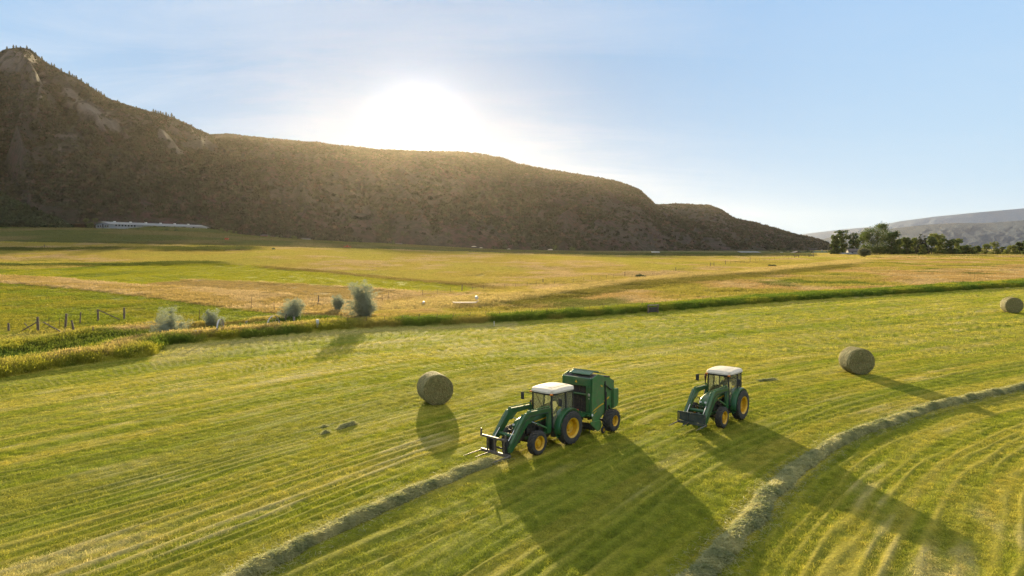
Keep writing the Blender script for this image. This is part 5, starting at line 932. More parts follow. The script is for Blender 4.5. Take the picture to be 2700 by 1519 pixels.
# row of trees on the right: (px centre, width, top, base, kind)
TREES = [(2101, 15, 592, 641, 0, 'narrow dark tree at the left end of the tall tree row', 'dense'), (2117, 27, 577, 641, 0, 'tall dark tree with a flat-sided crown, second from the left end of the row', 'dense'), (2147, 29, 584, 640, 0, 'broad dark tree between the left end of the row and the biggest tree', 'dense'), (2171, 22, 581, 640, 0, 'open tree with sky showing under its crown, left of the biggest tree', 'open'),
         (2206, 60, 564, 641, 0, 'biggest and tallest cottonwood in the tree row', 'big'), (2243, 30, 579, 640, 0, 'dark tree growing against the right side of the biggest cottonwood', 'dense'), (2262, 20, 600, 640, 1, 'low yellowish green tree just right of the biggest cottonwood', 'dense'), (2281, 24, 595, 640, 0, 'medium dark tree with a pointed top in the middle of the row', 'dense'), (2300, 22, 596, 640, 1, 'medium tree with lit yellow green leaves in the middle of the row', 'dense'),
         (2319, 28, 589, 640, 2, 'dark spruce with two pointed tops in the middle of the row', 'spruce'), (2343, 20, 592, 640, 0, 'slim tree on a bare stem right of the spruce', 'open'), (2364, 32, 588, 640, 1, 'tall light-topped tree right of the slim bare-stemmed tree', 'dense'), (2391, 30, 600, 640, 0, 'broad dark tree near the right end of the tall group', 'dense'), (2408, 17, 598, 640, 1, 'narrow light-topped tree at the right end of the tall group', 'dense'), (2424, 30, 618, 641, 0, 'low spreading dark tree where the tall group ends', 'dense'),
         (2320, 12, 616, 643, 1, 'small pale green tree standing in front of the spruce', 'dense'), (2432, 14, 616, 641, 1, 'first small tree of the low hedge row right of the tall group', 'thin'), (2444, 16, 622, 641, 1, 'second small tree of the low hedge row', 'thin'), (2459, 18, 620, 641, 0, 'dark small tree in the low hedge row', 'dense'), (2481, 22, 613, 641, 1, 'rounded small tree left of the tallest hedge tree', 'thin'), (2503, 20, 608, 641, 1, 'tallest small tree of the low hedge row', 'thin'), (2520, 12, 622, 641, 0, 'short tree beside the bare poles in the hedge row', 'thin'), (2538, 20, 617, 641, 1, 'hedge tree right of the bare poles', 'thin'), (2552, 14, 615, 641, 1, 'hedge tree second from the right edge', 'thin'), (2567, 16, 609, 641, 0, 'hedge tree at the right edge of the view', 'dense'), (2592, 26, 603, 641, 0, 'dark tree half cut off by the right edge', 'dense')]
for k, (px, w, top, base, kd, lab, ty) in enumerate(TREES):
    D = (430+((k*37) % 23)) if ty != 'big' else 440
    if k == 15: D = 415
    x, y, _ = at_dist(px, base, D); z = gz(x, y); m = D/FPX; h = (base-top)*m; w = w*m*1.55; mat = (LF_DARK, LF_PALE, LF_PINE)[kd]
    if ty == 'big': lb = [(-0.12*w, 0, h*0.55, w*0.26, w*0.26, h*0.20), (0.05*w, 0, h*0.80, w*0.24, w*0.24, h*0.17), (0.25*w, 0, h*0.55, w*0.24, w*0.24, h*0.20), (0, 0, h*0.28, w*0.42, w*0.36, h*0.22), (-0.30*w, 0, h*0.62, w*0.15, w*0.2, h*0.13), (0.40*w, 0, h*0.62, w*0.11, w*0.15, h*0.09), (0.12*w, 0, h*0.92, w*0.14, w*0.14, h*0.08), (-0.22*w, 0, h*0.78, w*0.13, w*0.13, h*0.08)]; n = 20000
    elif ty == 'spruce': lb = [(sx*w, 0, h*f, w*0.30*(1.08-f), w*0.30*(1.08-f), h*0.10) for sx, hh in ((-0.12, 1.0), (0.14, 0.93)) for f in np.linspace(0.12, 0.93*hh, 7)]+[(0, 0, h*0.3, w*0.45, w*0.4, h*0.2)]; n = 9000
    elif ty == 'open': lb = lobes_round(w*1.05, h*0.62, k, 6); lb = [(a, b, c+h*0.40, d, e, f) for a, b, c, d, e, f in lb]+[(0.1*w, 0, h*0.25, w*0.25, w*0.3, h*0.14)]; n = 6000
    else:
        r = random.Random(k); lb = [(r.uniform(-.08, .08)*w, 0, h*f, w*(0.34-0.16*f)*r.uniform(0.75, 1.2), w*0.3, h*0.12) for f in (0.15, 0.32, 0.5, 0.68, 0.84)]+[(r.uniform(-.34, .34)*w, r.uniform(-.25, .25)*w, h*r.uniform(0.2, 0.93), w*r.uniform(.10, .19), w*0.16, h*r.uniform(.05, .11)) for _ in range(11)]; n = 9500 if ty == 'dense' else 4000
    if ty != 'open': lb = lb+[(q*w, 0, h*0.13, w*0.24, w*0.3, h*0.13) for q in (-0.3, 0, 0.3)]
    plant('spruce_tree' if ty == 'spruce' else 'cottonwood_tree' if k < 15 else 'hedge_tree', (x, y, z), lab, 'tree', lb, n, 0.30 if ty != 'thin' else 0.24, mat, 80+k, h*0.88, 0.32 if h > 9 else 0.14, 'trees in the row on the right' , 0.25, 0.05, rz=0, nb=9, split=0.15)
# bushes scattered at the foot of the hills (px, base, width, height, dist)
BUSH = [(443, 591, 15, 13, 430, 'round dark green bush in the pasture right of the long barn'), (348, 584, 12, 7, 425, 'low green bush below the middle of the long barn'), (420, 586, 14, 9, 432, 'pale low bush left of the round dark green bush'), (226, 577, 26, 15, 440, 'dark bushes hugging the left end of the long barn'), (558, 588, 22, 10, 455, 'spreading bush right of the dark pasture shed'), (578, 590, 14, 8, 460, 'low bush halfway between the dark shed and the red shed'), (594, 592, 9, 9, 455, 'small upright bush left of the red shed'), (676, 604, 7, 10, 450, 'small bush right of the smaller red shed'), (698, 605, 10, 8, 450, 'small bush left of the large grey green bush'), (740, 608, 18, 14, 450, 'large grey green bush left of the grey shed'), (989, 618, 8, 9, 460, 'bush between the two dim sheds below the sun'), (1395, 631, 20, 16, 520, 'dark bush at the foot of the long ridge below its middle'),
        (1440, 633, 26, 13, 540, 'second dark bush at the foot of the long ridge'), (1945, 640, 24, 15, 640, 'bluish green bush right of the long dark shed'), (1968, 640, 30, 18, 620, 'larger bush behind the white trailers'), (1990, 641, 20, 13, 640, 'bush behind the brown barn on its left'), (2030, 641, 22, 13, 640, 'bush left of the green roofed house'), (2042, 641, 14, 10, 650, 'bush right behind the utility pole'), (2085, 640, 22, 12, 560, 'bush hiding the right end of the green roofed house'), (216, 560, 20, 12, 505, 'dark bush on the bank above the left end of the barn'), (240, 559, 16, 12, 505, 'dark bush right of it on the bank above the barn'), (600, 630, 20, 5, 262, 'low dark tuft on the far ditch line'), (612, 628, 14, 5, 262, 'low dark tuft beside another on the far ditch line'), (688, 628, 10, 5, 262, 'small separate tuft at the right end of the far ditch line')]
for k, (px, py, w, h, D, lab) in enumerate(BUSH):
    x, y, zz = at_dist(px, py, D); z = gz(x, y) if D < 480 and k not in (19, 20) else zz; m = D/FPX
    plant('wild_bush', (x, y, min(z, zz+1) if D > 300 else z), lab, 'bush', lobes_round(w*m, h*m, k, 6), 1100, 0.22, LF_BUSH, 200+k, h*m*0.7, 0.08, 'bushes along the foot of the hills', 0.2, 0.06)
# pines on the skyline of the tall hill
def pine(h, w, seed):
    r = np.random.default_rng(seed); n = 650; f = r.uniform(0.10, 1, n)**0.8; rad = w*0.5*(1.05-f)**0.75*r.uniform(0.3, 1.05, n)*(0.8+0.3*np.sin(f*19+seed)); a = r.uniform(0, 6.283, n); p = np.stack([rad*np.cos(a), rad*np.sin(a), f*h], 1)
    d = np.stack([np.cos(a), np.sin(a), r.normal(-0.1, 0.25, n)], 1)*0.62; s = np.cross(d, r.normal(size=(n, 3))); s /= np.linalg.norm(s, axis=1)[:, None]; s *= 0.30; V = np.stack([p-d, p+s, p+d, p-s], 1).reshape(-1, 3); return V, np.arange(n*4).reshape(-1, 4)
protos_p = []
for i, (h, w) in enumerate(((11, 5.5), (9, 5.5), (7.5, 6), (6, 5.5))):
    V, F = pine(h, w, i+1); c = big_mesh('crown', V, F, LF_PINE, False); tmesh = MB(); tmesh.tube([(0, 0, -1.5), (0, 0, h*0.5), (0, 0, h*0.92)], [0.3, 0.2, 0.05], 6); to = tmesh.build('trunk', BARK, None, True); protos_p.append((c, to))
crest_x = [0, 40, 75, 100, 150, 205, 262, 300, 345, 390, 440, 480, 520]; crest_y = [132, 124, 128, 152, 180, 208, 245, 262, 276, 288, 302, 319, 340]; crest_d = [1430, 1420, 1400, 1390, 1370, 1350, 1320, 1300, 1280, 1260, 1240, 1220, 1190]
PX = [(18, 0), (34, 0), (41, 0), (52, 1), (68, 0), (76, 2), (90, 1)]+[(100+6.2*i+random.uniform(-2, 2), random.choice((0, 1, 1, 2, 3))) for i in range(27)]+[(296, 2), (343, 2), (386, 0), (392, 1), (398, 0), (404, 1), (410, 1), (418, 0), (424, 1), (432, 0), (438, 2), (450, 3), (462, 3)]
SPOT = lambda px: ('highest knob of the left hill' if px < 60 else 'shoulder beside the highest knob' if px < 100 else 'steep upper skyline of the left hill' if px < 180 else 'lower part of the steep skyline' if px < 280 else 'open skyline, standing apart' if px < 370 else 'bright cluster on the lower skyline' if px < 445 else 'skyline past the lower cluster')
cnt = {}; ORD = 'first second third fourth fifth sixth seventh eighth ninth tenth eleventh twelfth thirteenth fourteenth fifteenth sixteenth'.split()
used = [False]*4
for k, (px, kd) in enumerate(PX):
    D = float(np.interp(px, crest_x, crest_d))-random.uniform(0, 12); py = float(np.interp(px, crest_x, crest_y)); x, y, z = at_dist(px, py+1.5, D); sp_t = SPOT(px); cnt[sp_t] = cnt.get(sp_t, -1)+1
    rt = thing('pine_tree', (x, y, z-0.3), random.uniform(0, 6.28), ORD[cnt[sp_t]]+' pine from the left on the '+sp_t, 'tree', 'pines on the '+sp_t, sc=random.uniform(0.85, 1.2))
    for q in protos_p[kd]:
        if not used[kd]: c = q
        else: c = q.copy(); col.objects.link(c)
        c.parent = rt
    used[kd] = True
for i, u_ in enumerate(used):
    if not u_:
        for q in protos_p[i]: bpy.data.objects.remove(q)
# ------------------------------------------------------------------ fences
WOOD = simple('weathered_wood', (0.13, 0.095, 0.065), 0.9, 0, 0.35, 7, bump=0.4); WOODG = simple('grey_wood', (0.24, 0.20, 0.16), 0.9, 0, 0.3, 7, bump=0.4); TPOST = simple('rusty_steel_post', (0.10, 0.06, 0.04), 0.7, 0.3, 0.3); WIRE = simple('fence_wire', (0.22, 0.20, 0.18), 0.6, 0.6); WHITEP = simple('white_pipe', (0.50, 0.50, 0.48), 0.5); ALU = simple('dull_aluminium', (0.42, 0.41, 0.40), 0.5, 0.4, 0.15, 8, dirt=(0.25, 0.2, 0.14), dirt_amt=0.5)
def post_on(parent, px, py, hpx, r, mat, lean=(0, 0), base_loc=(0, 0, 0), square=False):
    x, y, z, m = size_at(px, py); h = hpx*m; p = Vector((x-base_loc[0], y-base_loc[1], z-base_loc[2])); mb = MB(); tp = p+Vector((lean[0]*h, lean[1]*h, h)); mb.tube([p-Vector((0, 0, 0.15)), p+(tp-p)*0.5, tp], [r*1.05, r, r*0.93], 8 if r > 0.04 else 5); o = mb.build('post', mat, parent, True); return p, tp
def wires(parent, P, n=3, r=0.006):
    for k in range(n):
        mb = MB(); pts = [a+(b-a)*(0.35+0.27*k) for a, b in P]; mb.tube(pts, r, 4, False); mb.build('wire', WIRE, parent, True)
# old wooden fence at the left
x0, y0, z0, _ = size_at(95, 832); b0 = (x0, y0, z0); F1 = thing('wooden_fence', b0, 0, 'old broken wooden fence with leaning posts and slanting braces by the weedy ditch', 'fence')
for px, py, hp, r, ln in ((22, 832, 20, 0.11, 0), (96, 834, 37, 0.13, 0.0), (164, 824, 36, 0.12, 0.12), (187, 838, 32, 0.10, -0.18), (201, 812, 29, 0.07, 0.1), (247, 806, 30, 0.12, 0), (312, 803, 31, 0.12, 0.05), (234, 838, 20, 0.05, 0.03)): post_on(F1, px, py, hp, r, WOOD, (ln, 0), b0)
for px, py, hp in ((123, 823, 25), (150, 823, 25)): post_on(F1, px, py, hp, 0.025, TPOST, (0.03, 0), b0)
def brace(parent, b0, A_, B_, r, mat=WOOD, nm='brace'):
    P = []
    for (px, py, up) in (A_, B_): x, y, z, m = size_at(px, py); P.append((x-b0[0], y-b0[1], z-b0[2]+up*m))
    mb = MB(); mb.tube(P, r, 8); return mb.build(nm, mat, parent, True)
brace(F1, b0, (55, 834, 2), (94, 834, 24), 0.06); brace(F1, b0, (110, 834, 24), (158, 838, 1), 0.06); brace(F1, b0, (62, 832, 20), (80, 834, 1), 0.04); brace(F1, b0, (249, 806, 28), (302, 804, 1), 0.06); brace(F1, b0, (164, 826, 2), (158, 838, 0), 0.03)
# second piece of old fence behind the pipes
x0, y0, z0, _ = size_at(650, 812); b0 = (x0, y0, z0); F2 = thing('rail_fence', b0, 0, 'weathered rail fence with thick posts between the silvery shrubs', 'fence')
for px, py, hp, r, ln in ((622, 814, 22, 0.15, -0.08), (740, 818, 28, 0.13, 0), (716, 816, 36, 0.07, 0.12)): post_on(F2, px, py, hp, r, WOODG if r > 0.1 else WOOD, (ln, 0), b0)
brace(F2, b0, (575, 824, 4), (623, 815, 9), 0.05, WOODG, 'rail'); brace(F2, b0, (680, 818, 6), (738, 818, 16), 0.05, WOODG, 'rail')
# wire fence running away to the right, beyond the old ditch
wf = [(502, 803, 24, 0), (632, 778, 32, 0), (690, 783, 26, 0), (801, 764, 22, 1), (978, 752, 20, 0), (962, 758, 20, 0), (1063, 745, 16, 0), (1100, 742, 15, 0), (1133, 738, 15, 0), (1162, 731, 16, 1), (1188, 731, 13, 0), (1216, 728, 13, 0), (1240, 727, 12, 0), (1270, 725, 12, 0), (1297, 723, 12, 0), (1326, 720, 12, 0), (1349, 718, 11, 0), (1366, 713, 12, 1), (1395, 715, 10, 0), (1419, 713, 10, 0), (1442, 711, 10, 0), (1468, 709, 10, 0), (1488, 707, 10, 0), (1507, 705, 10, 0), (1525, 704, 10, 0), (1543, 702, 10, 0), (1572, 697, 13, 1), (1590, 699, 10, 0), (1610, 697, 9, 0), (1642, 694, 9, 0), (1668, 690, 9, 0), (1695, 687, 9, 0), (1700, 684, 11, 1), (1718, 682, 8, 0), (1745, 678, 8, 0), (1779, 674, 9, 0)]
x0, y0, z0, _ = size_at(1162, 731); b0 = (x0, y0, z0); F3 = thing('wire_fence', b0, 0, 'long wire fence of steel and wooden posts running into the golden pasture', 'fence')
wf.sort(); P = [post_on(F3, px, py, hp, 0.09 if wd else 0.035, WOOD if wd else TPOST, (random.uniform(-.04, .04), 0), b0) for px, py, hp, wd in wf]; wires(F3, [p for p, w in zip(P, wf) if w[0] > 950])
wf2 = [(1787, 672, 11), (1796, 672, 11), (1825, 667, 11), (1838, 666, 8), (1850, 664, 7), (1862, 663, 7), (1872, 662, 7), (1887, 660, 11), (1900, 660, 8), (1910, 659, 8), (1922, 658, 8), (1936, 657, 7), (1948, 656, 9), (1960, 655, 7), (1972, 654, 7), (1984, 653, 7), (1992, 652, 7)]
x0, y0, z0, _ = size_at(1887, 660); b0 = (x0, y0, z0); F4 = thing('wire_fence', b0, 0, 'far stretch of wire fence leading to the brown barn', 'fence'); P = [post_on(F4, px, py, hp, 0.10 if hp > 9 else 0.05, WOOD, (0, 0), b0) for px, py, hp in wf2]; wires(F4, P)
brace(F4, b0, (1787, 672, 7), (1796, 672, 7), 0.06)
# leaning steel posts along the edge of the mown field
wl = [(820, 836, 22), (872, 834, 22), (918, 833, 22), (965, 830, 22), (1010, 828, 20), (1052, 826, 22), (1096, 824, 20), (1138, 822, 20), (1180, 820, 20), (1218, 817, 20), (1255, 815, 18), (1292, 812, 18), (1335, 811, 18), (1372, 809, 19), (1402, 805, 17), (1440, 803, 19), (1480, 800, 16), (1516, 797, 18), (1552, 794, 16), (1585, 790, 14), (1612, 788, 17), (1645, 786, 14), (1672, 784, 15), (1700, 783, 16), (1730, 780, 14), (1765, 775, 16), (1795, 772, 14), (1822, 768, 14)]
x0, y0, z0, _ = size_at(1218, 817); b0 = (x0, y0, z0); F5 = thing('wire_fence', b0, 0, 'wire fence of thin slanting steel posts along the far edge of the mown field', 'fence')
P = [post_on(F5, px, py-10, hp*0.95, 0.035, TPOST, (0.22+random.uniform(-.05, .05), 0), b0) for px, py, hp in wl]; wires(F5, P)
x0, y0, z0, _ = size_at(112, 625); b0 = (x0, y0, z0); F6 = thing('brace_post', b0, 0, 'wooden post with two long slanting braces alone in the golden strip at far left', 'fence')
post_on(F6, 112, 625, 9, 0.11, WOOD, (0, 0), b0); brace(F6, b0, (99, 626, 1), (112, 625, 6.5), 0.07); brace(F6, b0, (129, 627, 1), (112, 625, 6.5), 0.07); post_on(F6, 91, 626, 7, 0.06, WOOD, (0, 0), b0); post_on(F6, 133, 627, 7, 0.06, WOOD, (0, 0), b0)
for (px, py, lab) in ((2003, 650, 'wooden brace frame in front of the brown barn'), (2040, 648, 'wooden brace frame left of the green roofed house')):
    x0, y0, z0, _ = size_at(px, py); b0 = (x0, y0, z0); F7 = thing('timber_fence', b0, 0, lab, 'fence', 'wooden brace frames by the far barn'); post_on(F7, px-5, py, 10, 0.13, WOOD, (0, 0), b0); post_on(F7, px+6, py, 9, 0.13, WOOD, (0, 0), b0); brace(F7, b0, (px-5, py, 2), (px+6, py, 7), 0.09); brace(F7, b0, (px-5, py, 6), (px+6, py, 6), 0.08)
for px, py, h, r, lab in ((2022, 641, 24, 0.16, 'thin dark utility pole right of the brown barn'), (2497-24, 641, 14, 0.12, 'bare pole left of the tallest hedge tree'), (2513, 641, 25, 0.14, 'tall bare pole right of the tallest hedge tree'), (2518, 641, 18, 0.12, 'shorter bare pole beside the tall bare pole')):
    D = 440 if px > 2100 else 600; x, y, z = at_dist(px, py, D); m = D/FPX; mb = MB(); mb.tube([(0, 0, -0.5), (0, 0, h*m)], [r, r*0.7], 8); mb.box((0, 0, h*m-0.5), (1.6, 0.12, 0.12)); o = mb.build('utility_pole', WOOD, None, True, loc=(x, y, z)); tag(o, lab, 'pole')
# ------------------------------------------------------------------ irrigation pipe with half buried wheels
def pipe_line(A_, B_, wx, lab, zoff):
    a = Vector(size_at(*A_)[:3]); b = Vector(size_at(*B_)[:3]); c = Vector(size_at(*wx)[:3]); rt = thing('irrigation_pipe', tuple(a), 0, lab, 'pipe', 'discarded irrigation pipes by the ditch'); mb = MB(); u = Vector((0, 0, zoff)); mb.tube([u, (b-a)*0.5+u, (b-a)+u], 0.085, 10); mb.tube([u*1.0-(b-a)*0.004, u+(b-a)*0.006], 0.11, 10); mb.build('pipe', ALU, rt, True)
    d = (b-a).normalized(); ctr = (c-a)+Vector((0, 0, zoff)); ang = math.atan2(d.y, d.x)+R(38); e1 = Vector((math.cos(ang), math.sin(ang), 0)); e2 = Vector((0, 0, 1)); W = MB(); rr = 1.02; q = [ctr+e1*rr*math.cos(t_)+e2*rr*math.sin(t_) for t_ in np.linspace(-0.5, math.pi+0.5, 26)]; nrm = e1.cross(e2)
    V = []; F = []
    for p_ in q: o_ = (p_-ctr).normalized(); V += [tuple(p_-nrm*0.07), tuple(p_+nrm*0.07), tuple(p_+nrm*0.07-o_*0.03), tuple(p_-nrm*0.07-o_*0.03)]
    for i in range(len(q)-1): F += [(i*4+k, i*4+(k+1) % 4, i*4+4+(k+1) % 4, i*4+4+k) for k in range(4)]
    F += [(3, 2, 1, 0), tuple(len(V)-4+k for k in range(4))]; W.add(V, F); wo_ = W.build('wheel', ALU, rt, True)
    for t_ in (0.15, 0.9, 1.75, 2.6): s_ = MB(); s_.tube([ctr, ctr+e1*rr*math.cos(t_)+e2*rr*math.sin(t_)], 0.012, 5); s_.build('spoke', ALU, wo_, True)
pipe_line((488, 852), (592, 838), (555, 846), 'left pipe length with a half buried spoked wheel lying in the tall grass', 0.45)
pipe_line((622, 832), (744, 823), (688, 828), 'right pipe length with a half buried spoked wheel near the rail fence', 0.45)
def riser(px, py, h, r, lab, cat='pipe'):
    x, y, z, m = size_at(px, py); mb = MB(); mb.lathe([(0.0, 0), (r*0.75, 0), (r*0.75, h*0.55), (r, h*0.6), (r, h), (0.0, h)], n=14); o = mb.build('standpipe', WHITEP, None, True); o.rotation_euler = (R(90), 0, 0); o.location = (x, y, z+0.0); 
    for v in o.data.vertices: v.co.y = v.co.y
    tag(o, lab, cat); return o
riser(799, 830, 0.85, 0.16, 'short white standpipe at the corner of the mown field'); riser(1243, 820, 0.5, 0.05, 'tiny white standpipe at the field edge left of the green strip')
# odd bits lying on the bank
x, y, z, m = size_at(1172, 770); mb = MB(); mb.prism([(-1.9, 0.25), (-1.7, 0.05), (1.5, 0.05), (1.9, 0.4), (1.7, 0.42), (1.4, 0.22), (-1.5, 0.2)], -0.35, 0.35); o = mb.build('wooden_trough', simple('bleached_wood', (0.55, 0.42, 0.30), 0.8), None, False, 0.02, (x, y, z+0.35)); tag(o, 'bleached wooden trough lying on the grassy bank', 'trough')
x, y, z, m = size_at(1199, 766); mb = MB(); mb.lathe([(0.0, -0.25), (0.22, -0.22), (0.26, 0), (0.22, 0.22), (0, 0.25)], n=14); o = mb.build('white_drum', WHITEP, None, True, loc=(x, y, z+0.95)); tag(o, 'small white drum standing just right of the bleached trough', 'drum')
x, y, z, m = size_at(1066, 768); mb = MB(); mb.box((0, 0, 0.15), (0.4, 0.35, 0.3), taper=(0.7, 0.7)); o = mb.build('white_block', WHITEP, None, False, 0.04, (x, y, z+0.3)); tag(o, 'pale block lying on the bank left of the bleached trough', 'block')
x, y, z, m = size_at(1645, 788); hg = thing('ditch_headgate', (x, y+0.5, z), R(20), 'dark timber ditch gate in the green bank at the field edge', 'ditch gate')
for dx in (-0.7, 0.7): mb = MB(); mb.box((dx, 0, 0.45), (0.14, 0.16, 1.0)); mb.build('post', WOOD, hg)
mb = MB(); mb.box((0, 0, 0.42), (1.26, 0.07, 0.62)); mb.build('gate_board', DARKM, hg); mb = MB(); mb.box((0, 0, 1.0), (1.6, 0.14, 0.1)); mb.build('top_beam', WOODG, hg)
# ------------------------------------------------------------------ buildings
ROOFM = simple('galvanised_roof', (0.13, 0.145, 0.155), 0.7, 0.1, 0.1, 0.5, dirt=(0.25, 0.22, 0.18), dirt_amt=0.4); WALLW = simple('white_wall', (0.30, 0.31, 0.33), 0.8); REDW = simple('red_barn_wood', (0.20, 0.045, 0.03), 0.85, 0, 0.3, 2); DARKW = simple('dark_barn_wood', (0.06, 0.05, 0.045), 0.9, 0, 0.3, 2); BROWNW = simple('brown_barn_wood', (0.13, 0.085, 0.055), 0.9, 0, 0.3, 2); GREENR = simple('green_metal_roof', (0.09, 0.12, 0.05), 0.9); DARKR = simple('dark_roof', (0.07, 0.06, 0.06), 0.8); GREYW = simple('grey_wall', (0.24, 0.22, 0.20), 0.85); WIN = simple('dark_window', (0.02, 0.025, 0.03), 0.1); VIOLET = simple('brown_violet_roof', (0.08, 0.07, 0.068), 0.9)
def building(name, loc, rz, L0, W0, H0, rise, wall, roof, label, doors=(), wins=(), over=0.35, group=None, mono=False, cat=None, openf=False, chimney=False):
    """x along the length; y- is the front"""
    B = thing(name, loc, rz, label, cat or name.split('_')[-1], group); t_ = 0.15; w = MB(); hb = H0+(rise if mono else 0)
    if not openf: w.box((0, -W0/2, H0/2), (L0, t_, H0))
    w.box((0, W0/2, hb/2), (L0, t_, hb))
    for s in (1, -1): w.prism([(0, 0), (0.0, 0)], 0, 0) if False else w.add([(s*L0/2-t_/2, -W0/2, 0), (s*L0/2-t_/2, W0/2, 0), (s*L0/2-t_/2, W0/2, hb), (s*L0/2-t_/2, 0, H0+rise*(0.5 if mono else 1)), (s*L0/2-t_/2, -W0/2, H0), (s*L0/2+t_/2, -W0/2, 0), (s*L0/2+t_/2, W0/2, 0), (s*L0/2+t_/2, W0/2, hb), (s*L0/2+t_/2, 0, H0+rise*(0.5 if mono else 1)), (s*L0/2+t_/2, -W0/2, H0)], [(4, 3, 2, 1, 0), (5, 6, 7, 8, 9), (0, 1, 6, 5), (1, 2, 7, 6), (2, 3, 8, 7), (3, 4, 9, 8), (4, 0, 5, 9)])
    w.build('wall', wall, B); r_ = MB(); X0 = L0/2+over
    if mono: k = rise/W0; r_.prism([(-W0/2-over, H0-over*k+0.02), (W0/2+over, H0+rise+over*k+0.02), (W0/2+over, H0+rise+over*k+0.2), (-W0/2-over, H0-over*k+0.2)], -X0, X0)
    else: k = rise/(W0/2); r_.prism([(-W0/2-over, H0-over*k+0.02), (0, H0+rise+0.02), (W0/2+over, H0-over*k+0.02), (W0/2+over, H0-over*k+0.2), (0, H0+rise+0.2), (-W0/2-over, H0-over*k+0.2)], -X0, X0)
    r_.v = [(y, x, z) for x, y, z in r_.v]; r_.f = [tuple(reversed(f)) for f in r_.f]; ro = r_.build('roof', roof, B)
    if openf:
        for k_ in range(int(L0/4)+1): p = MB(); p.box((-L0/2+0.2+k_*(L0-0.4)/max(1, int(L0/4)), -W0/2, H0/2), (0.2, 0.2, H0)); p.build('post', wall, B)
    for (x, wd, ht) in doors: d = MB(); d.box((x, -W0/2-t_*0.6, ht/2), (wd, 0.08, ht)); d.build('door', DARKW if wall is not DARKW else BROWNW, B)
    for (x, z, wd, ht) in wins: d = MB(); d.box((x, -W0/2-t_*0.6, z), (wd, 0.08, ht)); d.build('window', WIN, B)
    if chimney: c = MB(); c.box((L0*0.25, 0.6, H0+rise+0.6), (0.8, 0.8, 1.8)); c.build('chimney', GREYW, ro)
    return B
def at_b(px, py, D, sink=0.3): x, y, z = at_dist(px, py, D); return (x, y, z-sink)
# long barn: left gable towards us, running back to the right
la = Vector(at_b(300, 574.5, 452, 0.6)); lb2 = Vector(at_b(486, 573, 503, 0)); dv = lb2-la; Lb = 76.0; rzb = math.atan2(dv.y, dv.x)
mid = la+Vector((math.cos(rzb), math.sin(rzb), 0))*Lb/2; B = building('long_barn', (mid.x-13, mid.y+4, la.z+0.5), rzb, Lb, 15, 2.9, 1.7, WALLW, ROOFM, 'very long white barn with grey metal roof at the foot of the left hill', wins=[(-Lb/2+4+k*2.2, 2.2, 1.2, 1.0) for k in range(7)]+[(-6+k*8, 2.0, 1.5, 1.2) for k in range(5)], over=1.2, cat='barn')
for k in range(6): v = MB(); v.box((-Lb/2+8+k*11.5, 0, 4.9), (1.2, 1.2, 0.8)); v.build('roof_vent', WHITEP, B)
for k in range(5): v = MB(); v.box((-Lb/2-0.13, -5+k*2.5, 1.6), (0.1, 1.3, 1.4 if k != 2 else 3.0)); v.build('window' if k != 2 else 'door', WIN, B)
building('pasture_shed', at_b(512, 593.5, 440), R(4), 5.6, 4, 1.9, 0.5, DARKW, DARKR, 'dark low shed alone in the shaded pasture right of the long barn', mono=True, cat='shed')
building('pasture_shed', at_b(645, 606, 430), R(-3), 5.4, 4, 2.0, 0.6, REDW, REDW, 'larger red shed in the shaded pasture', mono=True, doors=[(0, 1.4, 1.6)], cat='shed')
building('pasture_shed', at_b(665, 597.5, 462), R(3), 4.2, 3.5, 1.5, 0.5, REDW, DARKR, 'smaller red shed behind the larger red one', mono=True, cat='shed')
building('pasture_shed', at_b(770, 606, 440), R(0), 4.8, 4, 1.6, 0.4, GREYW, DARKR, 'grey brown shed right of the large grey green bush', mono=True, cat='shed')
building('pasture_shed', at_b(913, 619.5, 430), R(0), 5.2, 4, 1.9, 0.5, GREYW, DARKR, 'dim grey shed in the glow below the sun, left one', mono=True, cat='shed')
building('pasture_shed', at_b(1003, 620, 440), R(0), 3.8, 3, 1.6, 0.5, GREYW, DARKR, 'dim small shed in the glow below the sun, right one', mono=True, cat='shed')
building('ramada', at_b(568, 621.5, 335), R(0), 5.8, 3.5, 1.6, 0.3, BROWNW, WHITEP, 'open shelter with a pale flat roof in the shaded pasture', mono=True, openf=True, cat='shelter')
building('white_shelter', at_b(1649, 637.5, 470), R(0), 4.8, 3, 1.1, 0.2, WHITEP, WHITEP, 'tiny white framed shelter at the foot of the dark ridge', mono=True, openf=True, cat='shelter')
building('open_shed', at_b(1885, 641, 560), R(8), 16.5, 7, 2.0, 0.9, DARKW, ROOFM, 'long dark open shed with a slanting grey roof', mono=True, openf=True, cat='shed')
building('brown_barn', at_b(2003, 641, 520), R(90), 7, 5.6, 1.7, 1.2, BROWNW, DARKR, 'small brown barn with a pitched roof by the end of the wire fence', doors=[(0, 1.5, 1.5)], cat='barn')
building('green_roofed_house', at_b(2061, 640, 540), R(3), 9.5, 7, 1.6, 1.1, GREYW, GREENR, 'low house with a long pale green roof', wins=[(-2, 1.0, 1, .8), (2, 1.0, 1, .8)], cat='house', chimney=True)
building('farm_house', at_b(2149, 640, 425), R(-12), 8, 6, 2.2, 1.5, GREYW, VIOLET, 'brown violet roofed farmhouse between the tall trees and the pale rounded bush', wins=[(-2, 1.3, 1, .9), (2, 1.3, 1, .9)], cat='house')
building('pasture_shed', at_b(2128, 641, 420), R(5), 6, 4, 0.9, 0.5, GREYW, ROOFM, 'low grey roofed shed left of the violet roofed farmhouse', cat='shed')
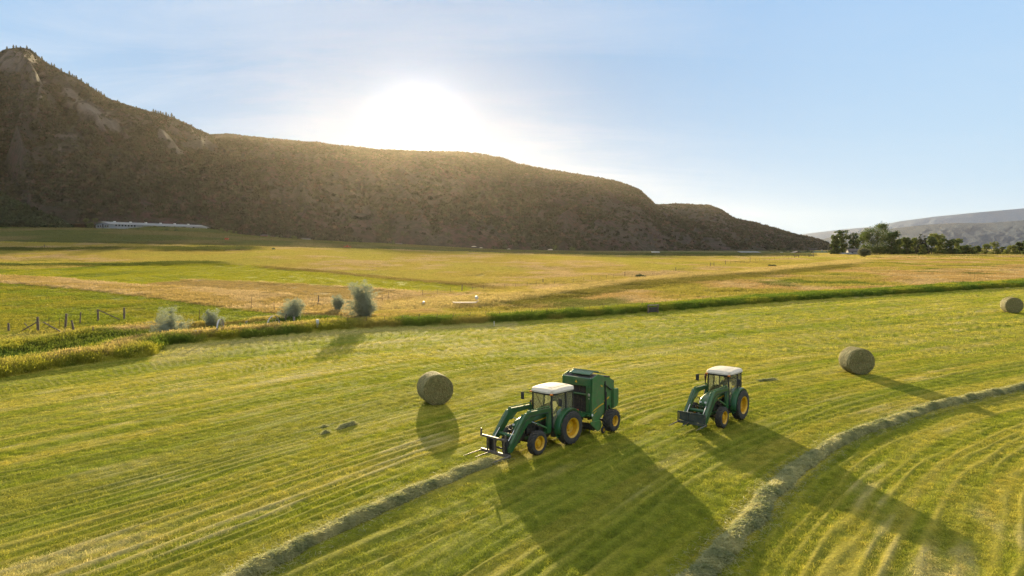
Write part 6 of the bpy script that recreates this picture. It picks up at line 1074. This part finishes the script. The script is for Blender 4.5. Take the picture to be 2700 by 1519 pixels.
# white trailers, implement, feeder
for k, (px, w_, h_) in enumerate(((1944, 2.6, 1.3), (1953, 2.2, 1.0), (1961, 2.6, 1.3), (1966, 1.8, 1.6))):
    x, y, z = at_b(px, 640.5, 575+k*3, 0); tr = thing('trailer', (x, y, z), R(5*k-6), ('white trailer at the left end of the group right of the open shed', 'lowest white trailer, second in the group', 'white trailer third in the group', 'tallest and narrowest white trailer at the right end of the group')[k], 'trailer', 'white trailers parked by the far bushes')
    mb = MB(); mb.box((0, 0, 0.55+h_/2), (w_, 1.8, h_)); mb.build('body', WHITEP, tr, False, 0.1); a = MB(); a.beam((w_/2, 0, 0.5), (w_/2+0.8, 0, 0.4), 0.1, 0.1); a.build('drawbar', DARKM, tr)
    for s in (1, -1): q = MB(); q.lathe([(0, -0.1), (0.32, -0.1), (0.32, 0.1), (0, 0.1)], (0, s*0.92, 0.32), 14); q.build('wheel', BLACK, tr, True)
x, y, z = at_b(874, 632.5, 300, 0); z = gz(x, y); im = thing('hay_rake', (x, y, z), 0, 'red farm implement parked at the edge of the shade', 'implement'); mb = MB(); mb.beam((-1.6, 0, 0.7), (1.6, 0, 0.6), 0.12, 0.14); mb.beam((-0.6, 0, 0.65), (-0.9, -1.5, 0.5), 0.1, 0.12); mb.beam((0.8, 0, 0.65), (0.4, -1.4, 0.5), 0.1, 0.12); mb.box((0, 0, 0.95), (0.7, 0.5, 0.45)); mb.build('frame', REDP, im, False, 0.02)
for dx in (-1.4, -0.5, 0.5, 1.4): q = MB(); q.lathe([(0.30, -0.04), (0.36, -0.04), (0.36, 0.04), (0.30, 0.04)], (dx, -0.1, 0.36), 16, closed=True); q.tube([(dx-0.33, -0.1, 0.36), (dx+0.33, -0.1, 0.36)], 0.02, 5); q.tube([(dx, -0.1, 0.03), (dx, -0.1, 0.69)], 0.02, 5); q.build('wheel', REDP, im, True)
x, y, z = at_b(571, 621.5, 331, 0); fd = thing('feeder', (x, y, gz(x, y)), 0, 'small red feeder under the pale roofed shelter', 'feeder'); mb = MB(); mb.prism([(-0.8, 0.5), (0.8, 0.5), (1.0, 1.1), (-1.0, 1.1)], -0.4, 0.4); mb.build('trough', REDP, fd); 
for dx in (-0.6, 0.6): q = MB(); q.box((dx, 0, 0.25), (0.1, 0.7, 0.5)); q.build('leg', REDP, fd)
# pale rocks at the foot of the ridge
for k, (px, py, s) in enumerate(((1192, 621, 2.0), (1210, 624, 1.6), (1280, 627, 1.5), (1385, 629, 2.4))):
    x, y, z = at_b(px, py, 470+k*8, 0); r = random.Random(k); mb = MB(); V = []; n = 9
    for j, zz in enumerate((0, 0.35, 0.6)): V += [(s*(0.9-0.3*j)*math.cos(6.283*i/n)*r.uniform(0.8, 1.2), s*0.6*(0.9-0.3*j)*math.sin(6.283*i/n)*r.uniform(0.8, 1.2), zz*s*0.5) for i in range(n)]
    mb.add(V, [(j*n+i, j*n+(i+1) % n, (j+1)*n+(i+1) % n, (j+1)*n+i) for j in range(2) for i in range(n)]+[tuple(2*n+i for i in range(n))]); o = mb.build('boulder', simple('pale_rock%d' % k, (0.42, 0.38, 0.33), 0.9), None, False, 0, (x, y, z)); tag(o, ('pale boulder left of another one below the sun glow', 'flat pale boulder just right of the leftmost pale boulder', 'small pale boulder alone at the foot of the ridge', 'largest pale boulder at the foot of the ridge')[k], 'rock')
# ------------------------------------------------------------------ air
hz = bpy.data.meshes.new('haze'); x0, x1, y0_, y1_, z0, z1 = -5000, 8000, -450, 8600, -12, 455
hz.from_pydata([(x, y, z) for z in (z0, z1) for x, y in ((x0, y0_), (x1, y0_), (x1, y1_), (x0, y1_))], [], [(0, 3, 2, 1), (4, 5, 6, 7), (0, 1, 5, 4), (1, 2, 6, 5), (2, 3, 7, 6), (3, 0, 4, 7)]); hz.update()
ho = bpy.data.objects.new('haze', hz); col.objects.link(ho); tag(ho, 'thin bright evening haze filling the valley air', 'haze', kind='stuff')
m, t, o = new_mat('haze_mat'); pv = N(t, 'ShaderNodeVolumePrincipled'); pv.inputs['Color'].default_value = (1.0, 0.90, 0.74, 1); pv.inputs['Density'].default_value = 1.55e-5; pv.inputs['Anisotropy'].default_value = 0.74
L(t, pv.outputs[0], o.inputs['Volume']); hz.materials.append(m)

# straw dust thrown up behind the baler
dc = inT((float(c_bal[0]), float(c_bal[1]), gz(*c_bal)), thb, (-1.9, 0.9, 0.55)); r = np.random.default_rng(4); V = []; F = []; nu, nv = 28, 16
for i in range(nv+1):
    for j in range(nu): a = 2*math.pi*j/nu; b = math.pi*i/nv; q = 1+0.28*(float(fbm(np.array(math.cos(a)*math.sin(b)*2+9), np.array(math.sin(a)*math.sin(b)*2+math.cos(b)), 3, 4))-0.5)*2; V.append((2.3*q*math.cos(a)*math.sin(b), 2.0*q*math.sin(a)*math.sin(b), 0.95*q*math.cos(b)+0.35))
for i in range(nv): F += [(i*nu+j, i*nu+(j+1) % nu, (i+1)*nu+(j+1) % nu, (i+1)*nu+j) for j in range(nu)]
m, t, o = new_mat('dust_mat'); pv = N(t, 'ShaderNodeVolumePrincipled'); pv.inputs['Color'].default_value = (0.95, 0.80, 0.58, 1); pv.inputs['Anisotropy'].default_value = 0.6
tcd = N(t, 'ShaderNodeTexCoord'); ln = N(t, 'ShaderNodeVectorMath', operation='LENGTH'); mpd = N(t, 'ShaderNodeMapping'); mpd.inputs['Scale'].default_value = (1/2.1, 1/1.8, 1/1.1); L(t, tcd.outputs['Object'], mpd.inputs[0]); L(t, mpd.outputs[0], ln.inputs[0])
nd = N(t, 'ShaderNodeTexNoise'); nd.inputs['Scale'].default_value = 1.3; nd.inputs['Detail'].default_value = 3; L(t, tcd.outputs['Object'], nd.inputs['Vector'])
L(t, math_n(t, 'MULTIPLY', math_n(t, 'MULTIPLY', ramp_n(t, ln.outputs['Value'], [(0.1, 1.0), (1.0, 0.0)]), ramp_n(t, nd.outputs[0], [(0.35, 0.15), (0.65, 1.0)])), 0.22), pv.inputs['Density']); L(t, pv.outputs[0], o.inputs['Volume'])
do = big_mesh('dust_cloud', V, F, m); do.location = dc; do.rotation_euler = (0, 0, thb); tag(do, 'pale straw dust hanging low behind the round baler', 'dust', kind='stuff')
